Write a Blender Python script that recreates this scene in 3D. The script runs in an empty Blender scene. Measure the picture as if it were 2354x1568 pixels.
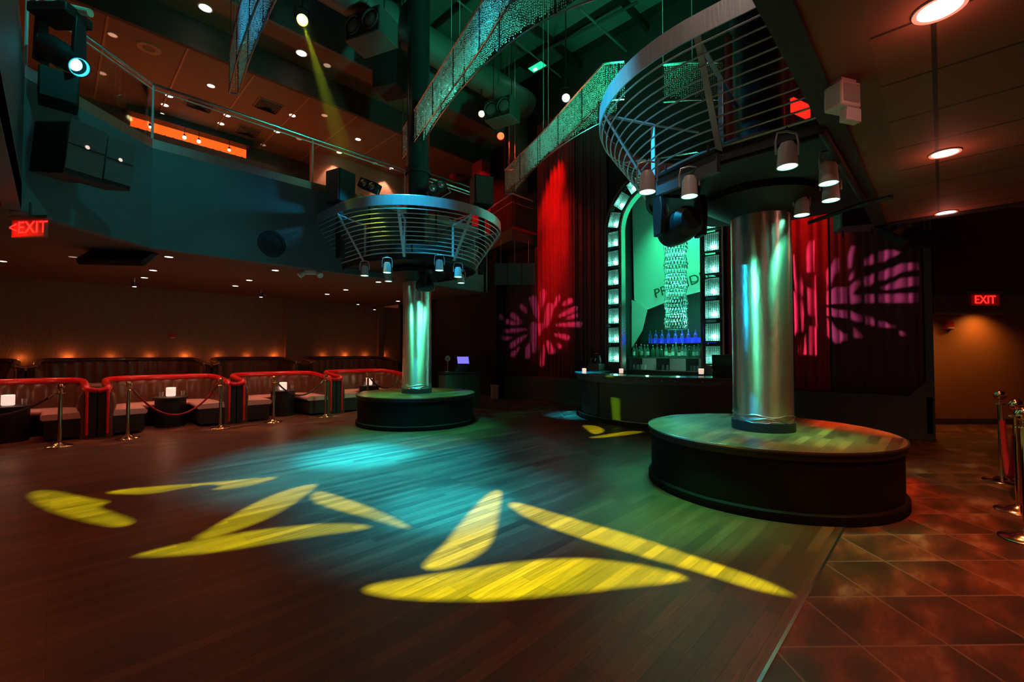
import bpy, bmesh, math, random
from mathutils import Vector, Matrix
random.seed(7)
S = bpy.context.scene
COL = S.collection
PI = math.pi
S.view_settings.view_transform = 'Standard'
S.view_settings.look = 'None'
S.view_settings.exposure = 0.0
S.view_settings.gamma = 1.0
S.view_settings.use_curve_mapping = False

# ------------------------------------------------------------------ camera
FPX, CX, CY = 1020.0, 1177.0, 784.0
PITCH = math.atan(26 / 1020)
CAM = Vector((0, 0, 1.5))
F2 = Vector((.7184, .6956, 0)).normalized()
RT = Vector((F2.y, -F2.x, 0))
UPZ = Vector((0, 0, 1))
FW = F2 * math.cos(PITCH) + UPZ * math.sin(PITCH)
UP = -F2 * math.sin(PITCH) + UPZ * math.cos(PITCH)
cd = bpy.data.cameras.new('camera')
cam = bpy.data.objects.new('camera', cd)
COL.objects.link(cam)
m = Matrix.Identity(4)
for i in range(3):
    m[i][0] = RT[i]; m[i][1] = UP[i]; m[i][2] = -FW[i]; m[i][3] = CAM[i]
cam.matrix_world = m
cd.sensor_width = 36.0
cd.lens = FPX / 2354 * 36.0
cd.clip_start = .05
cd.clip_end = 200
S.camera = cam


def ray(x, y):
    return FW + RT * ((x - CX) / FPX) + UP * ((CY - y) / FPX)
def atz(x, y, z):
    v = ray(x, y); return CAM + v * ((z - CAM.z) / v.z)
def atX(x, y, X):
    v = ray(x, y); return CAM + v * (X / v.x)
def atY(x, y, Y):
    v = ray(x, y); return CAM + v * (Y / v.y)
def atd(x, y, d):
    v = ray(x, y); return CAM + v * (d / v.dot(F2))
def cam2(r, d, z=0):            # right / forward distances from the doorway where one stands
    p = RT * r + F2 * d; return Vector((p.x, p.y, z))

# ------------------------------------------------------------------ materials
MATS = {}
def nt(name):
    mt = bpy.data.materials.new(name); mt.use_nodes = True
    t = mt.node_tree; b = t.nodes['Principled BSDF']
    MATS[name] = mt
    return mt, t, b
def mat(name, col, rough=.5, metal=0., var=.15, vscale=6., bump=0., bscale=40., spec=.5, emis=None, es=0., coat=0., trans=0., stretch=None):
    mt, t, b = nt(name)
    N, L = t.nodes, t.links
    b.inputs['Roughness'].default_value = rough
    b.inputs['Metallic'].default_value = metal
    b.inputs['Specular IOR Level'].default_value = spec
    b.inputs['Coat Weight'].default_value = coat
    b.inputs['Transmission Weight'].default_value = trans
    tc = N.new('ShaderNodeTexCoord')
    src = tc.outputs['Object']
    if stretch:
        mp = N.new('ShaderNodeMapping'); mp.inputs['Scale'].default_value = stretch
        L.new(src, mp.inputs['Vector']); src = mp.outputs['Vector']
    if var > 0:
        no = N.new('ShaderNodeTexNoise'); no.inputs['Scale'].default_value = vscale; no.inputs['Detail'].default_value = 4
        L.new(src, no.inputs['Vector'])
        mx = N.new('ShaderNodeMix'); mx.data_type = 'RGBA'
        mx.inputs[6].default_value = (*[c * (1 - var) for c in col], 1)
        mx.inputs[7].default_value = (*[min(1, c * (1 + var)) for c in col], 1)
        L.new(no.outputs['Fac'], mx.inputs[0]); L.new(mx.outputs[2], b.inputs['Base Color'])
    else:
        b.inputs['Base Color'].default_value = (*col, 1)
    if bump > 0:
        n2 = N.new('ShaderNodeTexNoise'); n2.inputs['Scale'].default_value = bscale; n2.inputs['Detail'].default_value = 3
        L.new(src, n2.inputs['Vector'])
        bp = N.new('ShaderNodeBump'); bp.inputs['Strength'].default_value = bump; bp.inputs['Distance'].default_value = .02
        L.new(n2.outputs['Fac'], bp.inputs['Height']); L.new(bp.outputs['Normal'], b.inputs['Normal'])
    if emis:
        b.inputs['Emission Color'].default_value = (*emis, 1); b.inputs['Emission Strength'].default_value = es
    return mt

def wood_mat(name, rot=0., c1=(.150, .054, .025), c2=(.062, .022, .011), pw=.085, plen=1.1, rough=.3):
    mt, t, b = nt(name); N, L = t.nodes, t.links
    tc = N.new('ShaderNodeTexCoord'); mp = N.new('ShaderNodeMapping')
    mp.inputs['Rotation'].default_value = (0, 0, rot)
    L.new(tc.outputs['Object'], mp.inputs['Vector'])
    br = N.new('ShaderNodeTexBrick'); br.offset = .37; br.offset_frequency = 2; br.squash = 1
    br.inputs['Scale'].default_value = 1; br.inputs['Brick Width'].default_value = plen; br.inputs['Row Height'].default_value = pw
    br.inputs['Mortar Size'].default_value = .0016; br.inputs['Mortar Smooth'].default_value = .3
    br.inputs['Color1'].default_value = (*c1, 1); br.inputs['Color2'].default_value = (*c2, 1)
    br.inputs['Mortar'].default_value = (.015, .006, .004, 1)
    L.new(mp.outputs['Vector'], br.inputs['Vector'])
    m2 = N.new('ShaderNodeMapping'); m2.inputs['Scale'].default_value = (1.2, 26, 1)
    L.new(mp.outputs['Vector'], m2.inputs['Vector'])
    no = N.new('ShaderNodeTexNoise'); no.inputs['Scale'].default_value = 2.2; no.inputs['Detail'].default_value = 6; no.inputs['Roughness'].default_value = .7
    L.new(m2.outputs['Vector'], no.inputs['Vector'])
    rp = N.new('ShaderNodeMapRange'); rp.inputs[1].default_value = .3; rp.inputs[2].default_value = .7
    rp.inputs[3].default_value = .5; rp.inputs[4].default_value = 1.45
    L.new(no.outputs['Fac'], rp.inputs[0])
    mx = N.new('ShaderNodeMix'); mx.data_type = 'RGBA'; mx.blend_type = 'MULTIPLY'; mx.inputs[0].default_value = 1
    L.new(br.outputs['Color'], mx.inputs[6]); L.new(rp.outputs[0], mx.inputs[7])
    L.new(mx.outputs[2], b.inputs['Base Color'])
    rr = N.new('ShaderNodeMapRange'); rr.inputs[3].default_value = rough - .06; rr.inputs[4].default_value = rough + .14
    L.new(no.outputs['Fac'], rr.inputs[0]); L.new(rr.outputs[0], b.inputs['Roughness'])
    bp = N.new('ShaderNodeBump'); bp.inputs['Strength'].default_value = .25; bp.inputs['Distance'].default_value = .004
    L.new(no.outputs['Fac'], bp.inputs['Height']); L.new(bp.outputs['Normal'], b.inputs['Normal'])
    return mt

def tile_mat(name, size, rot, cols, mortar, rough, offset=0., m_size=.006, nscale=1.7, width=None):
    mt, t, b = nt(name); N, L = t.nodes, t.links
    tc = N.new('ShaderNodeTexCoord'); mp = N.new('ShaderNodeMapping')
    mp.inputs['Rotation'].default_value = (0, 0, rot)
    L.new(tc.outputs['Object'], mp.inputs['Vector'])
    br = N.new('ShaderNodeTexBrick'); br.offset = offset; br.squash = 1
    br.inputs['Scale'].default_value = 1; br.inputs['Brick Width'].default_value = width or size; br.inputs['Row Height'].default_value = size
    br.inputs['Mortar Size'].default_value = m_size; br.inputs['Mortar Smooth'].default_value = .1
    br.inputs['Color1'].default_value = (0, 0, 0, 1); br.inputs['Color2'].default_value = (1, 1, 1, 1)
    br.inputs['Mortar'].default_value = (.5, .5, .5, 1)
    L.new(mp.outputs['Vector'], br.inputs['Vector'])
    m2 = N.new('ShaderNodeMapping'); m2.inputs['Rotation'].default_value = (0, 0, rot + .5); m2.inputs['Scale'].default_value = (1, 2.6, 1)
    L.new(tc.outputs['Object'], m2.inputs['Vector'])
    ad = N.new('ShaderNodeVectorMath'); ad.operation = 'MULTIPLY_ADD'
    ad.inputs[1].default_value = (3, 3, 3)
    L.new(br.outputs['Color'], ad.inputs[0]); L.new(m2.outputs['Vector'], ad.inputs[2])
    no = N.new('ShaderNodeTexNoise'); no.inputs['Scale'].default_value = nscale; no.inputs['Detail'].default_value = 5; no.inputs['Roughness'].default_value = .6
    L.new(ad.outputs[0], no.inputs['Vector'])
    cr = N.new('ShaderNodeValToRGB'); e = cr.color_ramp.elements
    pos = [.30, .45, .56, .68]
    e[0].position = pos[0]; e[0].color = (*cols[0], 1); e[1].position = pos[3]; e[1].color = (*cols[3], 1)
    for i in (1, 2):
        q = e.new(pos[i]); q.color = (*cols[i], 1)
    L.new(no.outputs['Fac'], cr.inputs[0])
    mx = N.new('ShaderNodeMix'); mx.data_type = 'RGBA'; mx.inputs[7].default_value = (*mortar, 1)
    L.new(br.outputs['Fac'], mx.inputs[0]); L.new(cr.outputs[0], mx.inputs[6]); L.new(mx.outputs[2], b.inputs['Base Color'])
    rr = N.new('ShaderNodeMapRange'); rr.inputs[3].default_value = rough - .06; rr.inputs[4].default_value = rough + .10
    L.new(no.outputs['Fac'], rr.inputs[0]); L.new(rr.outputs[0], b.inputs['Roughness'])
    bp = N.new('ShaderNodeBump'); bp.inputs['Strength'].default_value = .2; bp.inputs['Distance'].default_value = .003; bp.invert = True
    L.new(br.outputs['Fac'], bp.inputs['Height']); L.new(bp.outputs['Normal'], b.inputs['Normal'])
    return mt

def glow(name, col, st):
    mt, t, b = nt(name)
    b.inputs['Base Color'].default_value = (*[min(1, c) for c in col], 1)
    b.inputs['Emission Color'].default_value = (*col, 1); b.inputs['Emission Strength'].default_value = st
    return mt
def glass(name, col, rough=.05, ior=1.45):
    mt, t, b = nt(name)
    b.inputs['Base Color'].default_value = (*col, 1); b.inputs['Roughness'].default_value = rough
    b.inputs['Transmission Weight'].default_value = .9; b.inputs['IOR'].default_value = ior
    return mt

wood_mat('dance floor planks', rough=.36)
wood_mat('stage planks', rough=.36, c1=(.27, .105, .036), c2=(.055, .02, .009), plen=.55)
MATS['stage planks'].node_tree.nodes['Principled BSDF'].inputs['Specular IOR Level'].default_value = .22
tile_mat('slate tile', .455, PI / 4 + .0, [(.026, .013, .010), (.060, .026, .016), (.15, .045, .018), (.28, .18, .125)], (.22, .15, .11), .37)
tile_mat('ceiling panel', 1.22, 0, [(.18, .080, .046), (.195, .086, .05), (.205, .09, .052), (.22, .098, .056)], (.035, .018, .01), .75, m_size=.012, nscale=1., width=.61)
mat('soffit plaster', (.17, .085, .05), .85, var=.12, vscale=1.5)
mat('teal fascia paint', (.10, .12, .13), .6, var=.22, vscale=1.1)
mat('dark pipe', (.03, .04, .045), .3, metal=.5, var=.2)
mat('dark paint', (.018, .017, .018), .7, var=.3, vscale=2)
mat('black paint', (.006, .006, .007), .55, var=.2)
mat('drum black', (.006, .006, .006), .75, var=.2, spec=.15)
mat('black fabric', (.01, .008, .01), .9, var=.3, vscale=3)
mat('grey wall paint', (.075, .08, .082), .7, var=.15, vscale=1.5)
mat('dark wall paint', (.035, .022, .018), .75, var=.2, vscale=1.2)
mat('amber wall paint', (.30, .13, .05), .6, var=.25, vscale=.8)
mat('deck steel', (.075, .10, .09), .55, var=.2, vscale=1.)
mat('duct steel', (.13, .16, .15), .5, metal=.35, var=.2, vscale=2.5)
mat('steel', (.6, .62, .62), .25, metal=1., var=.1)
mat('brushed steel', (.62, .64, .64), .28, metal=1., var=.2, vscale=9, bump=.08, bscale=18, stretch=(3, 3, .4))
cl = mat('column cladding', (.66, .67, .64), .34, metal=1., var=.18, vscale=5., bump=.16, bscale=9., stretch=(2.2, 2.2, 1.))
t_ = cl.node_tree; b_ = t_.nodes['Principled BSDF']; b_.inputs['Anisotropic'].default_value = .8; b_.inputs['Anisotropic Rotation'].default_value = .25; tg = t_.nodes.new('ShaderNodeTangent'); tg.direction_type = 'RADIAL'; tg.axis = 'Z'
t_.links.new(tg.outputs[0], b_.inputs['Tangent'])
mat('rod steel', (.72, .72, .7), .38, metal=.55, var=.05)
mat('painted steel', (.62, .64, .65), .42, metal=.25, var=.15, vscale=12)
mat('band steel', (.62, .65, .66), .36, metal=.65, var=.2, vscale=9, bump=.08, bscale=18, stretch=(3, 3, .4))
mat('brass', (.72, .56, .33), .16, metal=1., var=.05)
mat('red vinyl', (.62, .012, .018), .28, var=.12, vscale=4, coat=.4)
mat('brown vinyl', (.062, .027, .016), .3, var=.25, vscale=4, coat=.3)
mat('tufted leather', (.10, .048, .026), .35, var=.3, vscale=5)
mat('seat vinyl', (.50, .31, .28), .5, var=.12, vscale=5)
mat('lit red velvet', (.40, .03, .045), .85, var=.25, vscale=3)  # curtain where red light falls, that light put into the colour
mat('shaded velvet', (.115, .036, .048), .85, var=.25, vscale=3)  # same curtain out of the red light, shade put into the colour
mat('rope velvet', (.35, .006, .012), .8, var=.2)
mat('rope charcoal', (.05, .035, .035), .7, var=.2)
mat('white enamel', (.75, .72, .68), .4, var=.05)
mat('cream plastic', (.72, .60, .42), .5, var=.08)
mat('grey plastic', (.10, .11, .11), .45, var=.1)
mat('panel green', (.62, .70, .62), .6, var=.08, vscale=.8)
mat('sign lettering', (.012, .05, .04), .6, var=0)
mat('bar front laminate', (.055, .062, .062), .4, var=.25, vscale=1.2)
mat('bar top stone', (.10, .11, .11), .22, var=.2, vscale=14)
mat('reeded wall', (.34, .185, .12), .8, var=.25, vscale=9, bump=1., bscale=26, stretch=(1, 1, .35))
mat('pilaster plaster', (.30, .17, .11), .8, var=.15)
mat('crystal', (.80, .84, .84), .22, metal=.25, var=.3, vscale=30)
mat('signal red plastic', (.65, .015, .01), .4, var=.05)
mat('clear acrylic', (.35, .02, .02), .3, var=0)
mat('screen black', (.035, .03, .03), .22, var=0)
glass('bottle clear', (.75, .95, .85)); glass('bottle green', (.20, .62, .32)); glass('bottle amber', (.7, .42, .15)); glass('bottle blue', (.35, .4, 1.))
glass('tumbler glass', (.9, .95, .92))
mat('bottle label', (.7, .7, .62), .6, var=.1)
mat('bottle cap', (.45, .45, .42), .35, var=.1)
glow('downlight lens', (1., .80, .70), 9.)
glow('downlight dim lens', (1., .62, .45), .35)
glow('green lamp lens', (.25, 1., .62), 10.)
glow('cyan lamp lens', (.10, .80, 1.), 14.)
glow('cyan glass', (.05, .75, .9), .9)
glow('yellow lamp lens', (1., .95, .05), 22.)
glow('dim yellow lamp lens', (1., .9, .35), 6.)
glow('red lamp lens', (1., .035, .012), 9.)
glow('white lamp lens', (.75, 1., 1.), 16.)
glow('block bulb', (.26, 1., .74), 60.)
glow('exit letters', (1., .02, .015), 2.2)
glow('exit face', (1., .015, .01), .045)
glow('orange backlight', (1., .10, .008), 1.4)
glow('warm bulb', (1., .72, .42), 26.)
glow('amber cove', (1., .30, .07), 1.5)
glow('candle glow', (1., .70, .58), .85)
glow('purple backlight', (.035, .02, 1.), .22)
glow('till screen', (.18, .16, 1.), 1.3)
glow('green luminaire', (.02, .75, .40), 1.0)
glow('red sign glow', (1., .02, .01), 1.2)
mat('block lining', (.26, .32, .31), .5, var=0)
mat('block grid', (.03, .05, .05), .35, var=0)

# ------------------------------------------------------------------ mesh builder
class MB:
    def __init__(s): s.v = []; s.f = []
    def add(s, vs, fs):
        o = len(s.v); s.v += [tuple(v) for v in vs]; s.f += [tuple(i + o for i in f) for f in fs]; return s
    def box(s, c, d, R=None):
        x, y, z = d[0] / 2, d[1] / 2, d[2] / 2
        vs = [Vector((a * x, b * y, e * z)) for a in (-1, 1) for b in (-1, 1) for e in (-1, 1)]
        if R is not None: vs = [R @ v for v in vs]
        c = Vector(c)
        return s.add([v + c for v in vs], [(0, 1, 3, 2), (4, 6, 7, 5), (0, 4, 5, 1), (2, 3, 7, 6), (0, 2, 6, 4), (1, 5, 7, 3)])
    def bb(s, a, b):
        return s.box([(a[i] + b[i]) / 2 for i in range(3)], [abs(b[i] - a[i]) for i in range(3)])
    def frame(s, p0, p1):
        d = (Vector(p1) - Vector(p0)).normalized()
        u = Vector((0, 0, 1)) if abs(d.z) < .9 else Vector((1, 0, 0))
        x = d.cross(u).normalized(); y = d.cross(x).normalized()
        return x, y
    def cyl(s, p0, p1, r0, r1=None, n=16, cap=True):
        r1 = r0 if r1 is None else r1
        p0, p1 = Vector(p0), Vector(p1); x, y = s.frame(p0, p1)
        vs = []
        for p, r in ((p0, r0), (p1, r1)):
            for i in range(n):
                a = 2 * PI * i / n; vs.append(p + x * (r * math.cos(a)) + y * (r * math.sin(a)))
        fs = [(i, (i + 1) % n, n + (i + 1) % n, n + i) for i in range(n)]
        if cap: fs += [tuple(range(n - 1, -1, -1)), tuple(range(n, 2 * n))]
        return s.add(vs, fs)
    def bar(s, p0, p1, w, h):
        p0, p1 = Vector(p0), Vector(p1); x, y = s.frame(p0, p1)
        vs = [p + x * (a * w / 2) + y * (b * h / 2) for p in (p0, p1) for a, b in ((-1, -1), (1, -1), (1, 1), (-1, 1))]
        return s.add(vs, [(0, 1, 5, 4), (1, 2, 6, 5), (2, 3, 7, 6), (3, 0, 4, 7), (3, 2, 1, 0), (4, 5, 6, 7)])
    def lathe(s, prof, c=(0, 0, 0), n=32, M=None):
        c = Vector(c); vs = []; k = len(prof)
        for i in range(n):
            a = 2 * PI * i / n
            for r, z in prof:
                v = Vector((r * math.cos(a), r * math.sin(a), z))
                if M is not None: v = M @ v
                vs.append(v + c)
        fs = []
        for i in range(n):
            j = (i + 1) % n
            for q in range(k - 1):
                fs.append((i * k + q, j * k + q, j * k + q + 1, i * k + q + 1))
        if prof[0][0] > 1e-6 and prof[-1][0] > 1e-6:      # a ring: close its section
            for i in range(n):
                j = (i + 1) % n; fs.append((i * k + k - 1, j * k + k - 1, j * k, i * k))
        return s.add(vs, fs)
    def tube(s, pts, r, n=8, closed=False):
        pts = [Vector(p) for p in pts]; m_ = len(pts); vs = []; up = None
        for i, p in enumerate(pts):
            a = pts[i - 1] if (i > 0 or closed) else p
            b = pts[(i + 1) % m_] if (i < m_ - 1 or closed) else p
            d = (b - a).normalized()
            if up is None:
                up = Vector((0, 0, 1)) if abs(d.z) < .9 else Vector((1, 0, 0))
            x = d.cross(up)
            if x.length < 1e-5: x = d.orthogonal()
            x.normalize(); y = x.cross(d).normalized(); up = y
            rr = r[i] if isinstance(r, (list, tuple)) else r
            for k in range(n):
                t = 2 * PI * k / n; vs.append(p + x * (rr * math.cos(t)) + y * (rr * math.sin(t)))
        fs = []
        for i in range(m_ if closed else m_ - 1):
            j = (i + 1) % m_
            for k in range(n):
                l = (k + 1) % n; fs.append((i * n + k, i * n + l, j * n + l, j * n + k))
        if not closed: fs += [tuple(range(n - 1, -1, -1)), tuple(range((m_ - 1) * n, m_ * n))]
        return s.add(vs, fs)
    def prism(s, poly, z0, z1):
        n = len(poly)
        vs = [(p[0], p[1], z0) for p in poly] + [(p[0], p[1], z1) for p in poly]
        return s.add(vs, [tuple(range(n - 1, -1, -1)), tuple(range(n, 2 * n))] + [(i, (i + 1) % n, n + (i + 1) % n, n + i) for i in range(n)])
    def slab(s, poly3, off):
        n = len(poly3); off = Vector(off)
        vs = [Vector(p) for p in poly3] + [Vector(p) + off for p in poly3]
        return s.add(vs, [tuple(range(n - 1, -1, -1)), tuple(range(n, 2 * n))] + [(i, (i + 1) % n, n + (i + 1) % n, n + i) for i in range(n)])
    def sphere(s, c, r, n=12, m_=8, sc=(1, 1, 1)):
        prof = [(max(1e-7, r * math.sin(PI * i / m_)) if 0 < i < m_ else 0, -r * math.cos(PI * i / m_)) for i in range(m_ + 1)]
        o = len(s.v); s.lathe(prof, (0, 0, 0), n)
        for i in range(o, len(s.v)):
            v = s.v[i]; s.v[i] = (v[0] * sc[0] + c[0], v[1] * sc[1] + c[1], v[2] * sc[2] + c[2])
        return s
    def sweep(s, path, nrm, prof, caps=True):
        """path 3D points, nrm sideways vectors, prof closed list of (side, z)"""
        k = 0 if callable(prof) else len(prof); vs = []
        for i, (p, q) in enumerate(zip(path, nrm)):
            p = Vector(p); q = Vector(q)
            pr = prof(i) if callable(prof) else prof
            for a, z in pr: vs.append(p + q * a + Vector((0, 0, z)))
        if callable(prof): k = len(prof(0))
        fs = []
        for i in range(len(path) - 1):
            for j in range(k):
                l = (j + 1) % k; fs.append((i * k + j, i * k + l, (i + 1) * k + l, (i + 1) * k + j))
        if caps: fs += [tuple(range(k - 1, -1, -1)), tuple(range((len(path) - 1) * k, len(path) * k))]
        return s.add(vs, fs)
    def xf(s, M):
        s.v = [tuple(M @ Vector(v)) for v in s.v]; return s
    def build(s, name, mt, parent=None, org=None, bevel=0., smooth=35):
        me = bpy.data.meshes.new(name)
        o3 = Vector(org) if org is not None else Vector((0, 0, 0))
        me.from_pydata([tuple(Vector(v) - o3) for v in s.v], [], s.f)
        bm = bmesh.new(); bm.from_mesh(me); bmesh.ops.remove_doubles(bm, verts=bm.verts, dist=1e-6)
        bmesh.ops.recalc_face_normals(bm, faces=bm.faces); bm.to_mesh(me); bm.free()
        if smooth:
            me.polygons.foreach_set('use_smooth', [True] * len(me.polygons))
            me.set_sharp_from_angle(angle=math.radians(smooth))
        me.materials.append(MATS[mt] if isinstance(mt, str) else mt)
        o = bpy.data.objects.new(name, me); COL.objects.link(o)
        if parent is not None: o.parent = parent
        elif org is not None: o.location = o3
        if bevel:
            b = o.modifiers.new('bevel', 'BEVEL'); b.width = bevel; b.segments = 2; b.limit_method = 'ANGLE'; b.angle_limit = math.radians(40)
        return o

def tag(o, label=None, cat=None, group=None, kind=None):
    if label: o['label'] = label
    if cat: o['category'] = cat
    if group: o['group'] = group
    if kind: o['kind'] = kind
    return o
def thing(name, label, cat, loc=(0, 0, 0), rz=0., group=None):
    o = bpy.data.objects.new(name, None); COL.objects.link(o)
    o.location = loc; o.rotation_euler = (0, 0, rz); o.empty_display_size = .1
    return tag(o, label, cat, group)
def struct(o): o['kind'] = 'structure'; return o
def copy_tree(o, parent=None):
    c = o.copy(); COL.objects.link(c)
    if parent is not None: c.parent = parent
    for ch in list(KIDS.get(o.name, [])): copy_tree(ch, c)
    return c
KIDS = {}
def index_kids(root):
    KIDS.clear()
    for o in bpy.data.objects:
        if o.parent: KIDS.setdefault(o.parent.name, []).append(o)
def dup(root, loc, rz=None, label=None):
    index_kids(root); c = copy_tree(root); c.location = loc
    if rz is not None: c.rotation_euler = (0, 0, rz)
    if label: c['label'] = label
    return c
ORD = ['first', 'second', 'third', 'fourth', 'fifth', 'sixth', 'seventh', 'eighth', 'ninth', 'tenth', 'eleventh', 'twelfth', 'thirteenth', 'fourteenth', 'fifteenth', 'sixteenth', 'seventeenth', 'eighteenth', 'nineteenth', 'twentieth', 'twenty-first', 'twenty-second', 'twenty-third', 'twenty-fourth', 'twenty-fifth', 'twenty-sixth', 'twenty-seventh', 'twenty-eighth', 'twenty-ninth', 'thirtieth']
def ordl(i, n): return 'leftmost' if i == 0 else ('rightmost' if i == n - 1 else ORD[i] + ' from the left')

def lookrot(loc, tgt):
    return (Vector(tgt) - Vector(loc)).to_track_quat('-Z', 'Y')
def spot(name, loc, tgt, col, W, ang, blend=.5, rad=.05):
    l = bpy.data.lights.new(name, 'SPOT'); l.color = col; l.energy = W; l.spot_size = math.radians(ang); l.spot_blend = blend; l.shadow_soft_size = rad
    o = bpy.data.objects.new(name, l); COL.objects.link(o); o.location = loc
    o.rotation_mode = 'QUATERNION'; o.rotation_quaternion = lookrot(loc, tgt)
    return o
def point(name, loc, col, W, rad=.05):
    l = bpy.data.lights.new(name, 'POINT'); l.color = col; l.energy = W; l.shadow_soft_size = rad
    o = bpy.data.objects.new(name, l); COL.objects.link(o); o.location = loc
    return o
# ------------------------------------------------------------------ the setting
YL, YR, XB = 9.1, .62, 10.45          # left balcony edge, right balcony edge, back wall line
ZS = 3.2                              # soffit height under the balconies
def st(mb, name, mt, **k): return struct(mb.build(name, mt, **k))

st(MB().bb((-9, -9, -.2), (17, 17, 0)), 'floor', 'slate tile', smooth=0)
st(MB().bb((-4.5, .63, -.05), (7.7, 9.12, .006)), 'dance_floor', 'dance floor planks', smooth=0)
st(MB().bb((-4.5, .614, -.02), (7.72, .63, .008)), 'trim_1', 'steel', smooth=0)
st(MB().bb((7.7, .63, -.02), (7.72, 9.12, .008)), 'trim_2', 'steel', smooth=0)

# balcony slabs: soffits
left_poly = [(8.35, 9.12), (1.05, 9.12), (-.3, 7.87), (-.3, 3.4), (-9, 3.4), (-9, 15.2), (8.35, 15.2)]
st(MB().prism(left_poly, ZS, ZS + .3), 'ceiling_left', 'soffit plaster', smooth=0)
st(MB().bb((-9, -9, ZS), (7.7, .25, ZS + .3)), 'ceiling_right', 'ceiling panel', smooth=0)
st(MB().bb((-9, .25, ZS), (7.7, YR, ZS + .3)), 'ceiling_right_border', 'soffit plaster', smooth=0)
# balcony fronts (upstands) following the opening
def wallpath(pts, z0, z1, th):
    mb = MB()
    for a, b in zip(pts, pts[1:]):
        d = Vector((b[0] - a[0], b[1] - a[1], 0)).normalized(); q = Vector((-d.y, d.x, 0)) * th
        A = Vector((*a, z0)); B = Vector((*b, z0))
        mb.slab([A, B, B + q, A + q], (0, 0, z1 - z0))
    return mb
fpts = [(-.3, 3.4), (-.3, 7.85), (1.05, 9.1), (8.35, 9.1)]
st(wallpath(fpts, ZS - .02, 4.8, .14), 'wall_balcony_left', 'teal fascia paint', smooth=0)
st(MB().bb((8.27, 9.1, ZS - .02), (8.41, 15.0, 4.8)), 'wall_balcony_end', 'teal fascia paint', smooth=0)
st(MB().bb((-9, YR - .14, ZS - .02), (7.7, YR, 4.6)), 'wall_balcony_right', 'dark paint', smooth=0)
st(MB().bb((7.56, -9, ZS - .02), (7.7, YR, 4.6)), 'wall_balcony_right_end', 'dark paint', smooth=0)
# walkway of the far corner
wk = [(9.4, 9.1), (10.6, 9.1), (10.6, 15.0), (9.9, 15.0), (9.9, 10.6)]
st(MB().prism(wk, 4.85, 5.2), 'ceiling_walkway', 'soffit plaster', smooth=0)
# balcony storey: ceilings
st(MB().bb((-9, 11.4, 8.0), (10.6, 16, 8.1)), 'ceiling_upper', 'soffit plaster', smooth=0)
st(MB().bb((-9, 11.3, 7.96), (10.6, 11.4, 8.7)), 'trim_3', 'dark wall paint', smooth=0)
st(MB().bb((-9, 10.2, 8.6), (10.6, 11.3, 8.7)), 'ceiling_upper_step', 'soffit plaster', smooth=0)
st(MB().bb((-9, 10.1, 8.55), (10.6, 10.2, 10.3)), 'trim_4', 'teal fascia paint', smooth=0)
# black steel deck over the dance floor with joists
mb = MB().bb((-9, -9, 10.2), (10.6, 10.2, 10.4))
st(mb, 'ceiling_main', 'deck steel', smooth=0)
for i in range(15):
    o = MB().bb((-2 + i * .88, -3, 10.02), (-1.93 + i * .88, 10.1, 10.2)).build('ceiling_joist', 'black paint', smooth=0); struct(o)
for i in range(6):
    o = MB().bb((-4, -1 + i * 2.1, 9.84), (10.6, -.9 + i * 2.1, 10.02)).build('ceiling_beam', 'black paint', smooth=0); struct(o)
# ground floor walls behind the banquettes
st(MB().bb((-9, 15, 0), (9.3, 15.15, ZS)), 'wall_left', 'reeded wall', smooth=0)
st(MB().bb((9.3, 15, 0), (10.8, 15.15, 8)), 'wall_left_corner', 'dark paint', smooth=0)
for i, (x0, x1) in enumerate([(655, 716), (868, 880)]):
    A, B = atY(x0, 760, 14.95), atY(x1, 760, 14.95)
    st(MB().bb((A.x, 14.86, 0), (B.x, 15.0, ZS)), 'trim_%d' % (5 + i), 'pilaster plaster', smooth=0)
st(MB().bb((-9, 15.55, 3.5), (10.6, 15.7, 8.0)), 'wall_upper_left', 'dark wall paint', smooth=0)
# back wall with the arched bar opening
BY0, BY1, BZ = 3.72, 6.22, 4.7
BC = (BY0 + BY1) / 2; BR = (BY1 - BY0) / 2
mb = MB().bb((10.6, .1, 0), (10.75, BY0, 10.2)).bb((10.6, BY1, 0), (10.75, 15.2, 10.2))
for i in range(24):
    a0, a1 = PI * i / 24, PI * (i + 1) / 24
    y0, z0, y1, z1 = BC + BR * math.cos(a0), BZ + BR * math.sin(a0), BC + BR * math.cos(a1), BZ + BR * math.sin(a1)
    mb.slab([(10.6, y0, z0), (10.6, y1, z1), (10.6, y1, 10.2), (10.6, y0, 10.2)], (.15, 0, 0))
st(mb, 'wall_back', 'dark paint', smooth=0)
# niche behind the bar
st(MB().bb((12.2, BY0 - .6, 0), (12.35, BY1 + .6, 6.6)), 'wall_niche_back', 'dark paint', smooth=0)
st(MB().bb((10.75, BY0 - .6, 0), (12.35, BY0 - .5, 6.6)), 'wall_niche_right', 'dark paint', smooth=0)
st(MB().bb((10.75, BY1 + .5, 0), (12.35, BY1 + .6, 6.6)), 'wall_niche_left', 'dark paint', smooth=0)
st(MB().bb((10.75, BY0 - .6, 6.6), (12.35, BY1 + .6, 6.7)), 'ceiling_niche', 'dark paint', smooth=0)
# low wall under the curtains
for nm, a, b in (('wall_low_right', .12, 3.45), ('wall_low_left', 6.5, 10.4)):
    mb = MB().bb((10.32, a, 0), (10.6, b, .74)).bb((10.30, a - .0, 0), (10.34, b, .12))
    st(mb, nm, 'grey wall paint', smooth=0, bevel=.006)
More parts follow.
